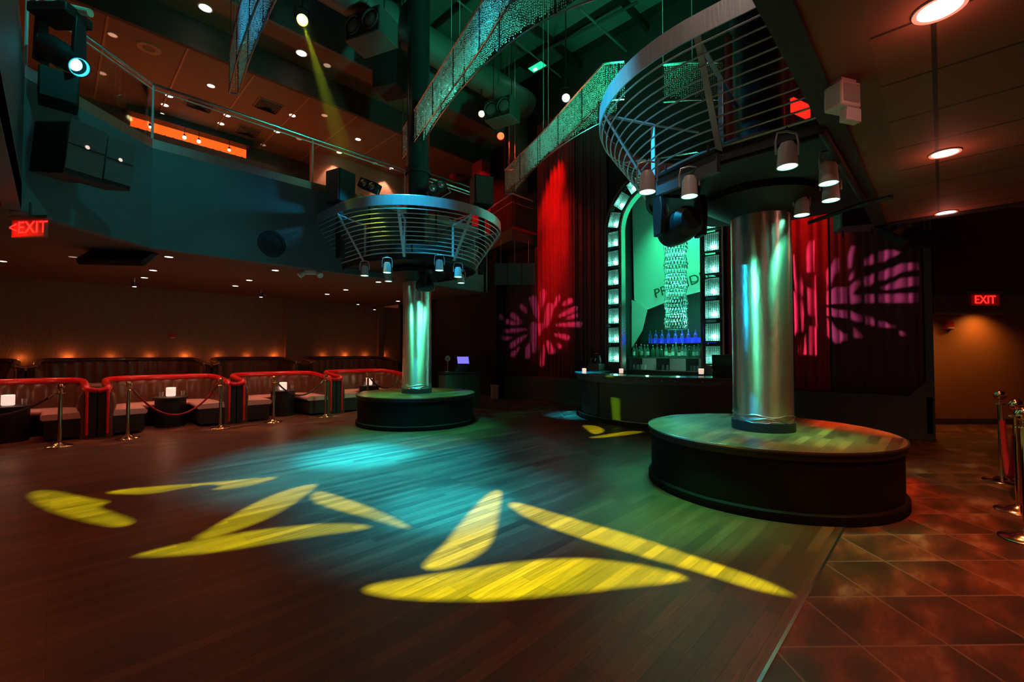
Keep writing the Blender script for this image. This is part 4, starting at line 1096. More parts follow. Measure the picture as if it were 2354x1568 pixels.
# ------------------------------------------------------------------ stage lights in view
YELLOW = atd(695, 46, 8.6); YEL2 = atd(1107, 262, 12.0); REDL = atd(1151, 313, 12.4); WHT = atd(1301, 225, 10.6); CYA = atd(178, 152, 5.15)
def par(label, loc, tgt, lens, r=.1, hang=None):
    loc = Vector(loc); t = thing('stage_lamp', label, 'stage light', loc); d = (Vector(tgt) - loc).normalized(); q = d.to_track_quat('Z', 'Y').to_matrix().to_4x4()
    hs = MB().lathe([(0, -.26), (r * .6, -.25), (r * .95, -.16), (r, .0), (r * 1.05, .02), (r * .94, .02), (r * .9, -.03), (0, -.05)], n=28).xf(q).build('housing', 'black paint', t)
    MB().lathe([(0, -.012), (r * .5, -.016), (r * .88, -.03), (r * .88, -.036), (0, -.036)], n=28).xf(q).build('lens', lens, hs)
    MB().tube([q @ Vector((r * 1.12, 0, -.1)), q @ Vector((r * 1.15, 0, -.12)) + Vector((0, 0, .2)), Vector((0, 0, .26)), q @ Vector((-r * 1.15, 0, -.12)) + Vector((0, 0, .2)), q @ Vector((-r * 1.12, 0, -.1))], .012, 6).build('yoke', 'black paint', t)
    if hang: MB().cyl((0, 0, .26), (0, 0, hang - loc.z), .015, n=8).build('hanging_pole', 'black paint', t)
    return t
fc = atz(1230, 1270, 0)
par('bright yellow stage lamp at the top left, throwing a beam through haze', YELLOW, atz(1150, 1270, 0) + Vector((-1, -1.5, 0)), 'yellow lamp lens', .11, 10.1)
par('small yellowish stage lamp below the air duct', YEL2, cam2(0, 4, 2), 'dim yellow lamp lens', .09, 9.)
par('red stage lamp glowing before the dark back corner', REDL, cam2(.5, 5, 2), 'red lamp lens', .11, 10.1)
par('white blue stage lamp behind the rising crystal ribbon', WHT, cam2(.6, 4, 1.), 'white lamp lens', .10, 10.1)
t = thing('cyan_moving_head', 'large black moving head with bright cyan lens at the upper left', 'stage light', CYA)
d = (Vector((3.6, 4.6, .5)) - CYA); d = (d.normalized() + RT * .35 - F2 * .25).normalized(); q = d.to_track_quat('Z', 'Y').to_matrix().to_4x4()
MB().lathe([(0, -.52), (.10, -.52), (.15, -.46), (.155, -.2), (.13, -.12), (.11, -.02), (.118, .0), (.118, .03), (.10, .03), (.10, -.03), (0, -.05)], n=36).xf(q).build('head', 'black paint', t)
MB().lathe([(0, -.03), (.06, -.035), (.098, -.04), (.098, -.046), (0, -.046)], n=32).xf(q).build('lens', 'cyan lamp lens', t)
MB().lathe([(.094, .0), (.104, .0), (.104, .034), (.094, .034)], n=36).xf(q).build('lens_hood', 'cyan glass', t)
bx = q @ Vector((0, 0, -.3))
mb = MB()
for s in (-1, 1):
    sd = RT * (s * .2); mb.slab([bx + sd + Vector((0, 0, -.1)) - F2 * .08, bx + sd + Vector((0, 0, -.1)) + F2 * .08, bx + sd + Vector((0, 0, .42)) + F2 * .06, bx + sd + Vector((0, 0, .42)) - F2 * .06], RT * (s * .05))
mb.build('yoke', 'black paint', t, bevel=.008)
MB().box(bx + Vector((0, 0, .46)), (.46, .34, .12), Matrix.Rotation(math.atan2(RT.y, RT.x), 3, 'Z')).build('base', 'black paint', t, bevel=.015)
MB().cyl(bx + RT * -.15 + Vector((0, 0, .62)), bx + RT * .35 + Vector((0, 0, .50)), .045, n=14).build('clamp_tube', 'cream plastic', t)
MB().cyl(bx + Vector((0, 0, .5)), bx + Vector((0, 0, 1.9)), .03, n=10).build('drop_pole', 'black paint', t)
MB().bb(bx + Vector((-.17, -.17, -.62)), bx + Vector((.17, .17, -.26))).build('ballast_box', 'black paint', t, bevel=.02)
p0 = atd(165, 205, 5.0)
o = MB().sphere((0, 0, 0), .035, 14, 10, (1, 1, 1.7)).build('amber_bulb', 'cream plastic', org=p0); tag(o, 'small amber lit bulb hanging beneath the cyan moving head', 'lamp')
# line array at the left
def arraybox(label, x0, y0_, x1, y1_, d, rz, dep):
    c = atd((x0 + x1) / 2, (y0_ + y1_) / 2, d); w = (x1 - x0) / FPX * d; h = (y1_ - y0_) / FPX * d * .86
    t = thing('loudspeaker_cabinet', label, 'loudspeaker', c, math.atan2(RT.y, RT.x) + rz, 'hung loudspeakers at the balcony corner')
    Rm = Matrix.Rotation(.16, 3, 'X')
    MB().box((0, dep / 2, 0), (w, dep, h), Rm).build('cabinet', 'black paint', t, bevel=.015)
    MB().box((0, -.008, 0), (w * .93, .016, h * .94), Rm).build('front_grille', 'teal fascia paint' if False else 'grey plastic', t, bevel=.003)
    MB().box((0, -.02, 0), (w * .9, .008, .012), Rm).build('seam', 'black paint', t)
    MB().sphere((0, -.024, .02), .022, 12, 8, (1, .4, 1)).build('badge_light', 'candle glow', t)
    return t
arraybox('black loudspeaker cabinet hung at the left balcony, the left one of the pair', 160, 275, 236, 412, 4.95, 1.25, .62)
arraybox('black loudspeaker cabinet hung at the left balcony, the right one of the pair', 246, 312, 303, 432, 5.55, 1.2, .55)
# round speaker port in the balcony front
p = atY(625, 561, 9.1); t = thing('speaker_port', 'round black port in the teal balcony front', 'loudspeaker', (p.x, 9.09, p.z))
MB().lathe([(.19, -.02), (.24, -.02), (.25, 0), (.24, .01), (.19, .01)], n=40).xf(Matrix.Rotation(PI / 2, 4, 'X')).build('port_ring', 'dark paint', t)
MB().lathe([(0, .0), (.19, -.012), (.19, -.004), (0, .006)], n=36).xf(Matrix.Rotation(PI / 2, 4, 'X')).build('port_grille', 'black paint', t)
# ------------------------------------------------------------------ screens, signs and safety lights
def hung_screen(label, pts_px, d, top):
    """flat screen tilted down, hung on two arms"""
    c = atd(sum(p[0] for p in pts_px) / 4, sum(p[1] for p in pts_px) / 4, d)
    w = (pts_px[1][0] - pts_px[0][0]) / FPX * d
    t = thing('hanging_screen', label, 'screen', c, math.atan2(RT.y, RT.x) + .12)
    Rm = Matrix.Rotation(-.95, 3, 'X')
    MB().box((0, 0, 0), (w, .12, w * .58), Rm).build('casing', 'black paint', t, bevel=.02)
    MB().box(Rm @ Vector((0, -.063, 0)), (w * .94, .006, w * .52), Rm).build('screen_face', 'screen black', t)
    for s in (-1, 1):
        MB().bar((s * w * .3, .1, .03), (s * w * .3, .12, top - c.z), .05, .03).build('hanger_arm', 'black paint', t)
    return t
hung_screen('black flat screen tilted down, hanging under the left balcony edge', [(210, 560), (345, 560), (345, 615), (210, 615)], 7.4, ZS)
hung_screen('flat screen tilted down, hanging before the dark wall at the right', [(2040, 515), (2180, 515), (2180, 578), (2040, 578)], 6.6, 3.9)
def exit_sign(label, c, rz, w, h, txt, hang):
    t = thing('exit_sign', label, 'sign', c, rz)
    pl_ = MB().box((0, 0, 0), (w, .03, h)).build('plate', 'exit face', t)
    fr = MB()
    for s in (-1, 1): fr.box((s * w / 2, 0, 0), (.014, .04, h)); fr.box((0, 0, s * h / 2), (w + .02, .04, .014))
    fr.build('frame', 'signal red plastic', t)
    MB().box((0, 0, h / 2 + .025), (w + .1, .06, .04)).build('canopy', 'grey plastic', t, bevel=.005)
    if hang > 0: MB().cyl((0, 0, h / 2 + .03), (0, 0, h / 2 + .03 + hang), .012, n=8).build('hanger', 'grey plastic', t)
    text_mesh(txt, h * 1.02, Matrix.Translation((0, -.019, 0)) @ Matrix.Rotation(PI / 2, 4, 'X'), 'letters', 'exit letters', pl_, (0, 0, 0), .003)
    return t
p = atd(69, 525, 5.0); w_ = 84 / FPX * 5.0; exit_sign('red glowing EXIT sign with a left arrow hanging at the left edge', p, math.atan2(RT.y, RT.x) - .12, w_, w_ * .46, '<EXIT', ZS - p.z - w_ * .23 - .03)
p = atd(2262, 690, 7.5); w_ = 72 / FPX * 7.5; exit_sign('red glowing EXIT sign on the header over the right passage', p, math.atan2(RT.y, RT.x) + .08, w_, w_ * .36, 'EXIT', .0)
o = MB().box((0, 0, 0), (.22, .03, .10), Matrix.Rotation(math.atan2(RT.y, RT.x), 3, 'Z')).build('blue_plaque', 'purple backlight', org=atd(2202, 686, 7.58)); tag(o, 'small blue lit plaque left of the right EXIT sign', 'sign')
MATS['purple backlight']
p = atd(1840, 250, 5.4); t = thing('balcony_exit_sign', 'red glowing sign half hidden behind the right soffit edge', 'sign', p, math.atan2(RT.y, RT.x) + .5)
MB().box((0, 0, 0), (.36, .04, .17)).build('sign_face', 'red sign glow', t); MB().box((0, .02, .1), (.4, .05, .03)).build('sign_canopy', 'grey plastic', t)
MB().cyl((0, .02, .1), (0, .02, 1.2), .01, n=6).build('hanger', 'black paint', t)
# emergency lamp units
p = atz(1935, 190, ZS); t = thing('emergency_light', 'boxy emergency light with clear lens under the right soffit', 'safety light', (p.x, p.y, ZS), math.atan2(RT.y, RT.x) + .28)
MB().box((0, 0, -.10), (.16, .12, .16)).build('housing', 'white enamel', t, bevel=.012)
MB().box((-.005, -.062, -.10), (.125, .02, .11)).build('lens', 'tumbler glass', t, bevel=.008)
MB().box((-.005, -.055, -.10), (.10, .008, .08)).build('reflector', 'steel', t)
MB().slab([(-.035, -.06, -.185), (.08, -.06, -.185), (.08, -.06, -.27), (-.045, -.06, -.27)], (0, .05, 0)).build('lower_shade', 'white enamel', t, bevel=.006)
MB().box((0, 0, -.01), (.12, .09, .02)).build('ceiling_plate', 'white enamel', t)
p = atz(716, 622, ZS); t = thing('emergency_light', 'two headed emergency light under the left balcony edge', 'safety light', (p.x, p.y, ZS), math.atan2(RT.y, RT.x))
MB().box((0, 0, -.04), (.26, .12, .08)).build('housing', 'white enamel', t, bevel=.01)
for s in (-1, 1): MB().cyl((s * .15, -.02, -.05), (s * .22, -.07, -.12), .05, .062, n=18).build('lamp_head', 'white enamel', t)
# wall call points
def callpoint(label, c, rz, s):
    t = thing('fire_alarm', label, 'alarm', c, rz)
    MB().box((0, 0, 0), (.12 * s, .05 * s, .12 * s)).build('box', 'signal red plastic', t, bevel=.008)
    MB().box((0, -.03 * s, -.04 * s), (.09 * s, .02 * s, .025 * s)).build('strobe', 'white enamel', t, bevel=.004)
callpoint('small red fire alarm on the reeded wall above the dark booths', Vector(atY(397, 772, 14.97)), 0, 1.2)
callpoint('red fire alarm on the amber wall of the right passage', atd(2181, 748, 9.27), math.atan2(RT.y, RT.x), 1.5)
p = atd(2247, 722, 7.95); t = thing('passage_downlight', 'small warm downlight over the amber passage under the EXIT sign', 'ceiling light', (p.x, p.y, 2.44))
MB().lathe([(0, -.02), (.05, -.02), (.06, 0), (0, .004)], n=20).build('lens', 'warm bulb', t)
MB().lathe([(.05, -.012), (.075, -.01), (.075, .004), (.05, .004)], n=24).build('trim_ring', 'brass', t)

# ------------------------------------------------------------------ things on the far cage and corner
def stand_speaker(label, x0, y0_, x1, y1_, d, rz):
    c = atd((x0 + x1) / 2, y1_, d); w = (x1 - x0) / FPX * d; h = (y1_ - y0_) / FPX * d
    t = thing('tall_loudspeaker', label, 'loudspeaker', c, math.atan2(RT.y, RT.x) + rz)
    MB().box((0, 0, h / 2), (w, .4, h)).build('cabinet', 'black paint', t, bevel=.02)
    MB().box((0, -.206, h / 2), (w * .88, .012, h * .94)).build('front_grille', 'grey plastic', t)
    MB().box((0, 0, -(c.z - 3.37) / 2), (.12, .12, (c.z - 3.37))).build('stand', 'black paint', t)
stand_speaker('tall black loudspeaker rising over the left side of the far cage', 760, 395, 806, 470, 8.75, -.5)
stand_speaker('tall black loudspeaker rising over the right side of the far cage', 1084, 408, 1130, 475, 10.6, .4)
def blinder(label, x, y, d, rz, tilt):
    c = atd(x, y, d); t = thing('blinder_lamp', label, 'stage light', c, math.atan2(RT.y, RT.x) + rz); Rm = Matrix.Rotation(tilt, 3, 'Y')
    MB().box((0, 0, 0), (.42, .2, .2), Rm).build('case', 'black paint', t, bevel=.012)
    for s in (-1, 1): MB().lathe([(0, .03), (.05, .02), (.075, 0), (.08, 0), (.08, .01)], n=20).xf(Matrix.Translation(Rm @ Vector((s * .1, -.1, 0))) @ Matrix.Rotation(PI / 2, 4, 'X')).build('reflector', 'steel', t)
    MB().tube([Rm @ Vector((-.22, 0, 0)), Rm @ Vector((-.24, 0, -.2)), (0, 0, -.26), Rm @ Vector((.24, 0, -.2)), Rm @ Vector((.22, 0, 0))], .01, 6).build('bracket', 'rod steel', t)
    MB().cyl((0, 0, -.26), (0, 0, 3.37 - c.z), .02, n=8).build('stand', 'black paint', t)
blinder('black twin lamp clamped above the left rim of the far cage', 850, 428, 9.0, -.2, .4)
blinder('black twin lamp above the rim of the far cage right of its column', 1003, 432, 9.3, .3, -.5)
o = MB().tube([atd(990, 401, 10.8), atd(1080, 431, 10.9)], .022, 8).build('rail_bar', 'steel', org=atd(990, 401, 10.8)); tag(o, 'bare pale bar sloping behind the far cage under the red lamp', 'rail')
p = atd(1043, 405, 16.0); t = thing('globe_lamp', 'round red lamp hanging over the corner walkway behind the far cage', 'lamp', p)
MB().sphere((0, 0, 0), .15, 18, 12, (1, 1, 1.0)).build('shade', 'lit red velvet', t); MB().cyl((0, 0, .14), (0, 0, max(.16, 8.0 - p.z)), .012, n=8).build('stem', 'black paint', t)
# strips of light coloured panel on the far cage pit
p, q2 = atd(992, 496, 10.2), atd(1032, 503, 10.2)
o = MB().slab([atd(990, 491, 10.2), atd(1033, 497, 10.2), atd(1033, 510, 10.2), atd(990, 500, 10.2)], F2 * .03).build('notice_strip', 'cream plastic', org=p, smooth=0); tag(o, 'pale sign strip behind the hoops of the far cage', 'sign')
p = atd(1525, 240, 5.0); o = MB().box((0, 0, 0), (.03, .02, .17)).build('yellow_tag', 'candle glow', org=p); tag(o, 'small yellow lit tag behind the hoops of the near cage', 'tag')
# corner: three dark hung panels and the service counter
for i, (x0, x1) in enumerate([(1136, 1166), (1168, 1198), (1200, 1230)]):
    A, B = atd(x0, 605, 13.2), atd(x1, 605, 13.2); C_ = atd(x1, 655, 13.2); D = atd(x0, 655, 13.2); t = thing('suspended_screen', 'dark rectangular screen hung below the corner walkway, %s' % ['left one', 'middle one', 'right one'][i], 'screen', A)
    MB().slab([A, B, C_, D], F2 * .04).build('panel_face', 'teal fascia paint', t, org=A, smooth=0)
    MB().tube([A.lerp(B, .5), A.lerp(B, .5) + Vector((0, 0, 4.87 - A.z))], .006, 5).build('wire', 'rod steel', t, org=A)
c = atz(1057, 918, 0); c = cam2((1057 - CX) / FPX * 12.2, 12.2)
t = thing('service_counter', 'dark service counter with a red lit end behind the far stage', 'counter', c, math.atan2(RT.y, RT.x) + .5)
MB().bb((-.5, -.25, 0), (.5, .3, .93)).build('counter_body', 'dark wall paint', t, bevel=.01); MB().bb((-.55, -.3, .93), (.55, .33, .97)).build('counter_top', 'black paint', t, bevel=.006)
till('small till with a violet glowing screen on the service counter', c + Vector((0, 0, .971)) + RT * .1, math.atan2(RT.y, RT.x) + PI / 2 - .2, 'till screen')
t = thing('desk_lamp', 'small chrome desk lamp left of the violet till screen', 'lamp', c + Vector((0, 0, .971)) - RT * .33)
MB().lathe([(0, 0), (.07, 0), (.07, .015), (.01, .02), (.01, .3), (0, .3)], n=16).build('stem', 'steel', t); MB().sphere((0, 0, .36), .075, 14, 10, (1, 1, 1.2)).build('lamp_shade', 'tumbler glass', t)
p = atz(1137, 917, 0); t = thing('waste_bin', 'pale square bin on the floor in the dark corner before the low wall', 'bin', p, math.atan2(RT.y, RT.x) + .2)
MB().slab([(-.11, -.11, 0), (.11, -.11, 0), (.11, .11, 0), (-.11, .11, 0)], (0, 0, .42)).build('bin_body', 'cream plastic', t, bevel=.012); MB().box((0, 0, .43), (.25, .25, .03)).build('bin_lid', 'cream plastic', t, bevel=.01)
# ------------------------------------------------------------------ light thrown by the lamps and by added spots
YC = (.53, 1., .012); CYN = (.008, .50, .88); GRN = (.06, 1., .42); RED = (1., .012, .006); PNK = (1., .22, .62)
def gobo_lamp(label, loc, shapes, col, W, hang=10.1, mean=None, host=None):
    """pattern lamp: a real plate with cut out shapes in front of the lamp"""
    loc = Vector(loc); pts = [Vector(p) for s_ in shapes for p in s_]
    ctr = mean or sum(pts, Vector()) / len(pts)
    d = (Vector(ctr) - loc).normalized()
    q = d.to_track_quat('Z', 'Y').to_matrix(); X_, Y_ = q @ Vector((1, 0, 0)), q @ Vector((0, 1, 0)); D = .14
    sh2 = []
    for s_ in shapes:
        o_ = []
        for p in s_:
            v = Vector(p) - loc; k = D / v.dot(d); o_.append((v.dot(X_) * k, v.dot(Y_) * k))
        sh2.append(o_)
    R = max(math.hypot(*p) for s_ in sh2 for p in s_) * 1.10 + .004
    bm = bmesh.new(); es = []
    def loop(ps):
        vs = [bm.verts.new((p[0], p[1], 0)) for p in ps]
        for a, b in zip(vs, vs[1:] + vs[:1]): es.append(bm.edges.new((a, b)))
    loop([(R * 1.3 * math.cos(2 * PI * i / 64), R * 1.3 * math.sin(2 * PI * i / 64)) for i in range(64)])
    for s_ in sh2:
        L = sum((Vector(a) - Vector(b)).length for a, b in zip(s_, s_[1:] + s_[:1])); loop(s_)
    bmesh.ops.triangle_fill(bm, use_beauty=True, use_dissolve=False, edges=es, normal=(0, 0, 1))
    # drop the faces that fell inside the cut shapes
    def inside(pt, poly):
        c = False; n = len(poly)
        for i in range(n):
            x1, y1 = poly[i]; x2, y2 = poly[i - 1]
            if (y1 > pt.y) != (y2 > pt.y) and pt.x < (x2 - x1) * (pt.y - y1) / (y2 - y1) + x1: c = not c
        return c
    bad = [f for f in bm.faces if any(inside(f.calc_center_median(), s_) for s_ in sh2)]
    bmesh.ops.delete(bm, geom=bad, context='FACES_ONLY')
    me = bpy.data.meshes.new('pattern_plate'); bm.to_mesh(me); bm.free(); me.materials.append(MATS['black paint'])
    t = host or thing('pattern_lamp', label, 'stage light', loc)
    M4 = Matrix.Translation(Vector((0, 0, 0))) @ q.to_4x4()
    pl = bpy.data.objects.new('pattern_plate', me); COL.objects.link(pl); pl.parent = t; pl.matrix_local = M4 @ Matrix.Translation((0, 0, D))
    RR = R * 1.3
    if host:
        return spot('pattern_beam', loc, loc + d, col, W, math.degrees(2 * math.atan(R * 1.04 / D)), .02, .0004)
    MB().lathe([(0, -.12), (RR * .7, -.12), (RR * 1.02, -.04), (RR * 1.02, D + .05), (RR * .99, D + .05), (RR * .99, -.03), (0, -.04)], n=36).xf(M4).build('housing', 'black paint', t)
    MB().cyl((0, 0, RR), (0, 0, max(RR + .1, hang - loc.z)), .02, n=8).build('hanging_pole', 'black paint', t)
    ang = math.degrees(2 * math.atan(R * 1.04 / D))
    s_ = spot('pattern_beam', loc, loc + d, col, W, min(ang, 170), .02, .0006)
    return t
def smooth_poly(ps, n=3):
    for _ in range(n):
        o_ = []
        for a, b in zip(ps, ps[1:] + ps[:1]):
            o_ += [(a[0] * .75 + b[0] * .25, a[1] * .75 + b[1] * .25), (a[0] * .25 + b[0] * .75, a[1] * .25 + b[1] * .75)]
        ps = o_
    return ps
def floorpoly(ps, sc, x0, y0_, z=.006, sm=2): return [atz(x0 + x / sc, y0_ + y / sc, z) for x, y in smooth_poly(ps, sm)]
A_ = lambda ps, sm=2: floorpoly(ps, 2.478, 0, 1050, sm=sm)
B_ = lambda ps, sm=2: floorpoly(ps, 2.2854, 820, 1100, sm=sm)
C5 = lambda ps, sm=1: floorpoly(ps, 3.92, 900, 750, sm=sm)
g1 = [A_([(165, 215), (185, 195), (260, 190), (340, 200), (500, 238), (635, 255), (545, 288), (640, 320), (775, 370), (685, 405), (500, 370), (320, 318), (200, 262)], 1),
      A_([(595, 205), (700, 185), (1000, 160), (1200, 148), (1450, 122), (1610, 112), (1450, 160), (1300, 185), (1205, 190), (1270, 165), (1200, 155), (1030, 180), (860, 213), (700, 214)], 1),
      A_([(1100, 467), (1200, 410), (1400, 290), (1600, 195), (1830, 143), (1760, 205), (1640, 290), (1500, 365), (1300, 435), (1180, 468)]),
      A_([(1765, 225), (1790, 200), (1830, 195), (1900, 215), (2100, 285), (2250, 350), (2350, 412), (2300, 408), (2150, 362), (1950, 310), (1800, 265)]),
      A_([(750, 567), (900, 525), (1200, 460), (1600, 400), (1900, 378), (2050, 385), (2135, 402), (2000, 425), (1700, 465), (1300, 535), (1000, 562), (850, 570)])]
g2 = [B_([(343, 462), (380, 420), (460, 350), (560, 220), (650, 115), (720, 60), (765, 62), (750, 150), (735, 240), (710, 330), (660, 390), (560, 445), (460, 475), (390, 480)]),
      B_([(793, 140), (810, 123), (860, 130), (1000, 170), (1200, 230), (1450, 300), (1800, 420), (2100, 520), (2300, 612), (2250, 615), (2050, 572), (1800, 490), (1500, 408), (1200, 320), (1000, 252), (880, 200)]),
      B_([(35, 585), (70, 560), (250, 530), (500, 490), (800, 445), (1000, 425), (1200, 420), (1400, 440), (1600, 475), (1760, 525), (1650, 545), (1400, 570), (1150, 600), (900, 625), (650, 640), (400, 638), (200, 625), (80, 605)])]
g3 = [C5([(1710, 890), (1850, 895), (1920, 935), (1890, 965), (1820, 975), (1760, 930)]), C5([(1760, 1005), (1900, 980), (2100, 950), (2260, 940), (2270, 950), (2200, 970), (2000, 995), (1850, 1008)])]
bf = [(1975, 612), (2055, 655), (2058, 890), (2000, 890)]
def onbar(x, y):
    lo, hi = 6., 12.
    for _ in range(40):
        m_ = (lo + hi) / 2; p = atd(x, y, m_)
        if math.hypot(p.x - BCX, p.y - BCY) > 2.16: lo = m_
        else: hi = m_
    return atd(x, y, lo)
g3.append([onbar(900 + x / 3.92, 750 + y / 3.92) for x, y in bf])
PL1 = Vector((4.6, 5.0, 9.3))
PL2 = Vector((1.2, 1.0, 8.8))
gobo_lamp('black pattern lamp on the ceiling that throws the left group of yellow leaves', PL1, g1, YC, 31000)
gobo_lamp('black pattern lamp on the ceiling that throws the near group of yellow leaves', Vector((2.8, 2.2, 9.3)), g2, YC, 44000)
gobo_lamp('black pattern lamp on the ceiling that throws the small yellow leaves at the bar', Vector((5.4, 5.6, 9.2)), g3, YC, 18000)
# flowers on the curtains
def petal(p0, p1, w):
    (x0, y0_), (x1, y1_) = p0, p1; L = math.hypot(x1 - x0, y1_ - y0_); ux, uy = (x1 - x0) / L, (y1_ - y0_) / L; nx, ny = -uy, ux; o_ = []
    prof = [(0, .0), (.04, .38), (.12, .5), (.3, .5), (.6, .42), (.85, .25), (1, .0)]
    for t_, k in prof: o_.append((x0 + ux * L * t_ + nx * w * k, y0_ + uy * L * t_ + ny * w * k))
    for t_, k in prof[-2:0:-1]: o_.append((x0 + ux * L * t_ - nx * w * k, y0_ + uy * L * t_ - ny * w * k))
    return o_
fl = [((930, 165), (900, 490), 95), ((745, 275), (850, 690), 120), ((560, 412), (655, 570), 75), ((395, 560), (580, 735), 90), ((158, 640), (278, 660), 85), ((300, 690), (540, 755), 80), ((278, 862), (690, 825), 75), ((215, 990), (420, 968), 80), ((375, 1125), (685, 900), 90), ((405, 1270), (550, 1110), 75), ((675, 1310), (690, 1040), 90), ((900, 1445), (935, 1070), 75), ((1080, 1235), (975, 1000), 110), ((1215, 1140), (1140, 1045), 65), ((1355, 985), (1090, 900), 95), ((1575, 740), (1090, 770), 95), ((1500, 590), (1290, 665), 75), ((1495, 470), (1150, 640), 95), ((1400, 345), (1220, 445), 95), ((1185, 270), (1095, 490), 75), ((1050, 400), (960, 830), 130), ((770, 700), (775, 1240), 110), ((885, 720), (860, 930), 90)]
def wallpoly(ps, sc, x0, y0_, X=10.37): return [atX(x0 + x / sc, y0_ + y / sc, X) for x, y in ps]
gobo_lamp(None, HN, [wallpoly(petal(*f), 7.13, 1120, 640) for f in fl], PNK, 2600, host=MHN)
fr_ = [[(88, 245), (125, 250), (155, 520), (190, 640), (180, 780), (150, 690), (105, 480)], [(100, 690), (150, 730), (205, 960), (185, 1180), (130, 1260), (112, 1000)], [(318, 72), (352, 80), (340, 200), (325, 470), (280, 465), (272, 200)], [(345, 530), (372, 500), (385, 800), (398, 1160), (365, 1120), (345, 850)], [(285, 640), (330, 690), (330, 1020), (300, 960)], [(320, 1130), (378, 1150), (382, 1490), (320, 1490)], [(230, 1220), (258, 1480), (200, 1480)], [(495, 470), (615, 275), (620, 430), (510, 680)], [(500, 705), (625, 640), (630, 850), (498, 870)], [(498, 900), (640, 930), (640, 1020), (500, 1000)], [(505, 1030), (630, 1180), (715, 1230), (710, 1300), (605, 1345), (510, 1240)], [(665, 650), (710, 650), (715, 850), (665, 850)], [(660, 930), (715, 940), (715, 1030), (660, 1025)], [(745, 270), (800, 140), (838, 145), (790, 410), (750, 415)], [(765, 530), (820, 440), (815, 540), (770, 575)], [(770, 650), (865, 555), (872, 620), (815, 740), (875, 750), (878, 840), (785, 860)], [(785, 940), (885, 1000), (885, 1080), (790, 1040)], [(835, 1140), (890, 1240), (890, 1275), (840, 1270)], [(965, 320), (1045, 230), (1045, 360), (970, 390)], [(970, 530), (1050, 480), (1050, 590), (975, 645)], [(980, 735), (1055, 735), (1055, 840), (985, 845)], [(985, 1000), (1055, 1060), (1055, 1130), (990, 1100)], [(1150, 210), (1240, 185), (1390, 225), (1150, 350)], [(1150, 460), (1400, 360), (1560, 345), (1570, 435), (1450, 450), (1150, 575)], [(1160, 650), (1400, 540), (1565, 520), (1565, 630), (1190, 690)], [(1150, 735), (1560, 725), (1555, 840), (1150, 840)], [(1690, 730), (1780, 740), (1770, 830), (1690, 835)], [(1150, 1060), (1290, 1120), (1290, 1150), (1150, 1140)], [(1375, 1180), (1450, 1210), (1440, 1255), (1385, 1240)]]
gobo_lamp(None, HF, [wallpoly(f, 5.405, 1800, 540) for f in fr_], PNK, 6000, host=MHF)

# cyan washes on the floor, the balcony front, the far cage and the near column
spot('cyan_beam', CYA + d * .08, (3.1, 5.9, 0), CYN, 1500, 26, 1., .06)
spot('cyan_beam', (2.4, 4.4, 9.6), (2.7, 3.5, 0), CYN, 52000, 10, 1., .08)
spot('cyan_beam', (2.4, 4.4, 9.6), (2.8, 3.6, 0), CYN, 17000, 21, 1., .08)
spot('cyan_beam', (3.4, 5.6, 9.6), (3.1, 6.1, 0), CYN, 110000, 12, 1., .08)
spot('cyan_beam', (3.4, 5.6, 9.6), (3.0, 5.9, 0), CYN, 34000, 27, 1., .08)
spot('cyan_beam', (3.2, 4.6, 9.7), (4.0, 5.0, 0), CYN, 3000, 38, 1., .08)
spot('cyan_beam', CYA + d * .08, (5.45, 1.7, 2.1), CYN, 1300, 9, 1., .05)
spot('cyan_beam', WHT + Vector((0, 0, -.1)), (8.75, 6.3, 0), CYN, 12000, 13, 1., .06)
spot('cyan_beam', (2.0, 5.0, 9.4), (4.6, 7.0, 4.1), CYN, 6000, 16, .9, .06)
spot('cyan_beam', (.3, 4.5, 8.8), (.6, 8.9, 3.8), (.03, .85, .75), 420, 44, 1., .08)
spot('cyan_beam', (4.5, 7.6, 4.45), (2.6, 9.15, 4.15), CYN, 60, 46, 1., .06)
spot('cyan_beam', (2.0, 4.2, 9.4), (4.5, 2.7, 4.0), CYN, 9000, 17, .9, .06)
spot('cyan_beam', CYA + d * .08, (1.9, 6.9, 6.4), CYN, 260, 40, 1., .05)
spot('cyan_beam', CYA + d * .08, (4.5, 2.5, 3.9), CYN, 900, 15, 1., .05)
spot('warm_fill', (1.2, 1.4, 8.2), (3.9, 1.7, 4.1), (1, .72, .6), 260, 26, 1., .06)  # added spot without a fixture, whitens the near cage rods
# green washes: ceiling, crystal ribbons (added spots above the cages, without fixtures)
spot('green_beam', (5.2, 2.3, 4.75), (7.4, 5.6, 10), (.02, 1., .42), 1300, 80, 1., .2)
spot('teal_beam', (5.2, 2.4, 4.75), (4.8, 6.5, 6.6), (.05, 1., .62), 700, 56, 1., .2)
spot('teal_beam', (5.4, 7.2, 4.6), (7.4, 6.2, 6.6), (.05, 1., .62), 300, 60, 1., .2)
# can lamps
for ci, (p, near) in enumerate(CANS):
    spot('can_beam', p + Vector((0, 0, -.01)), p + Vector((0, 0, -3)), (.04, 1., .36), (110 if ci in (1, 2, 3) else 480) if near else 300, 36 if near else 44, .9, .06)
for p, c_ in ((CANS[0][0], CR), (CANS[4][0], CR), (CANS[7][0], CL), (CANS[11][0], CL), (CANS[12][0], CL), (CANS[10][0], CL)):
    spot('can_beam', p + Vector((0, 0, -.01)), (c_[0], c_[1], 1.6), (.10, 1., .5), 380, 50, .9, .06)
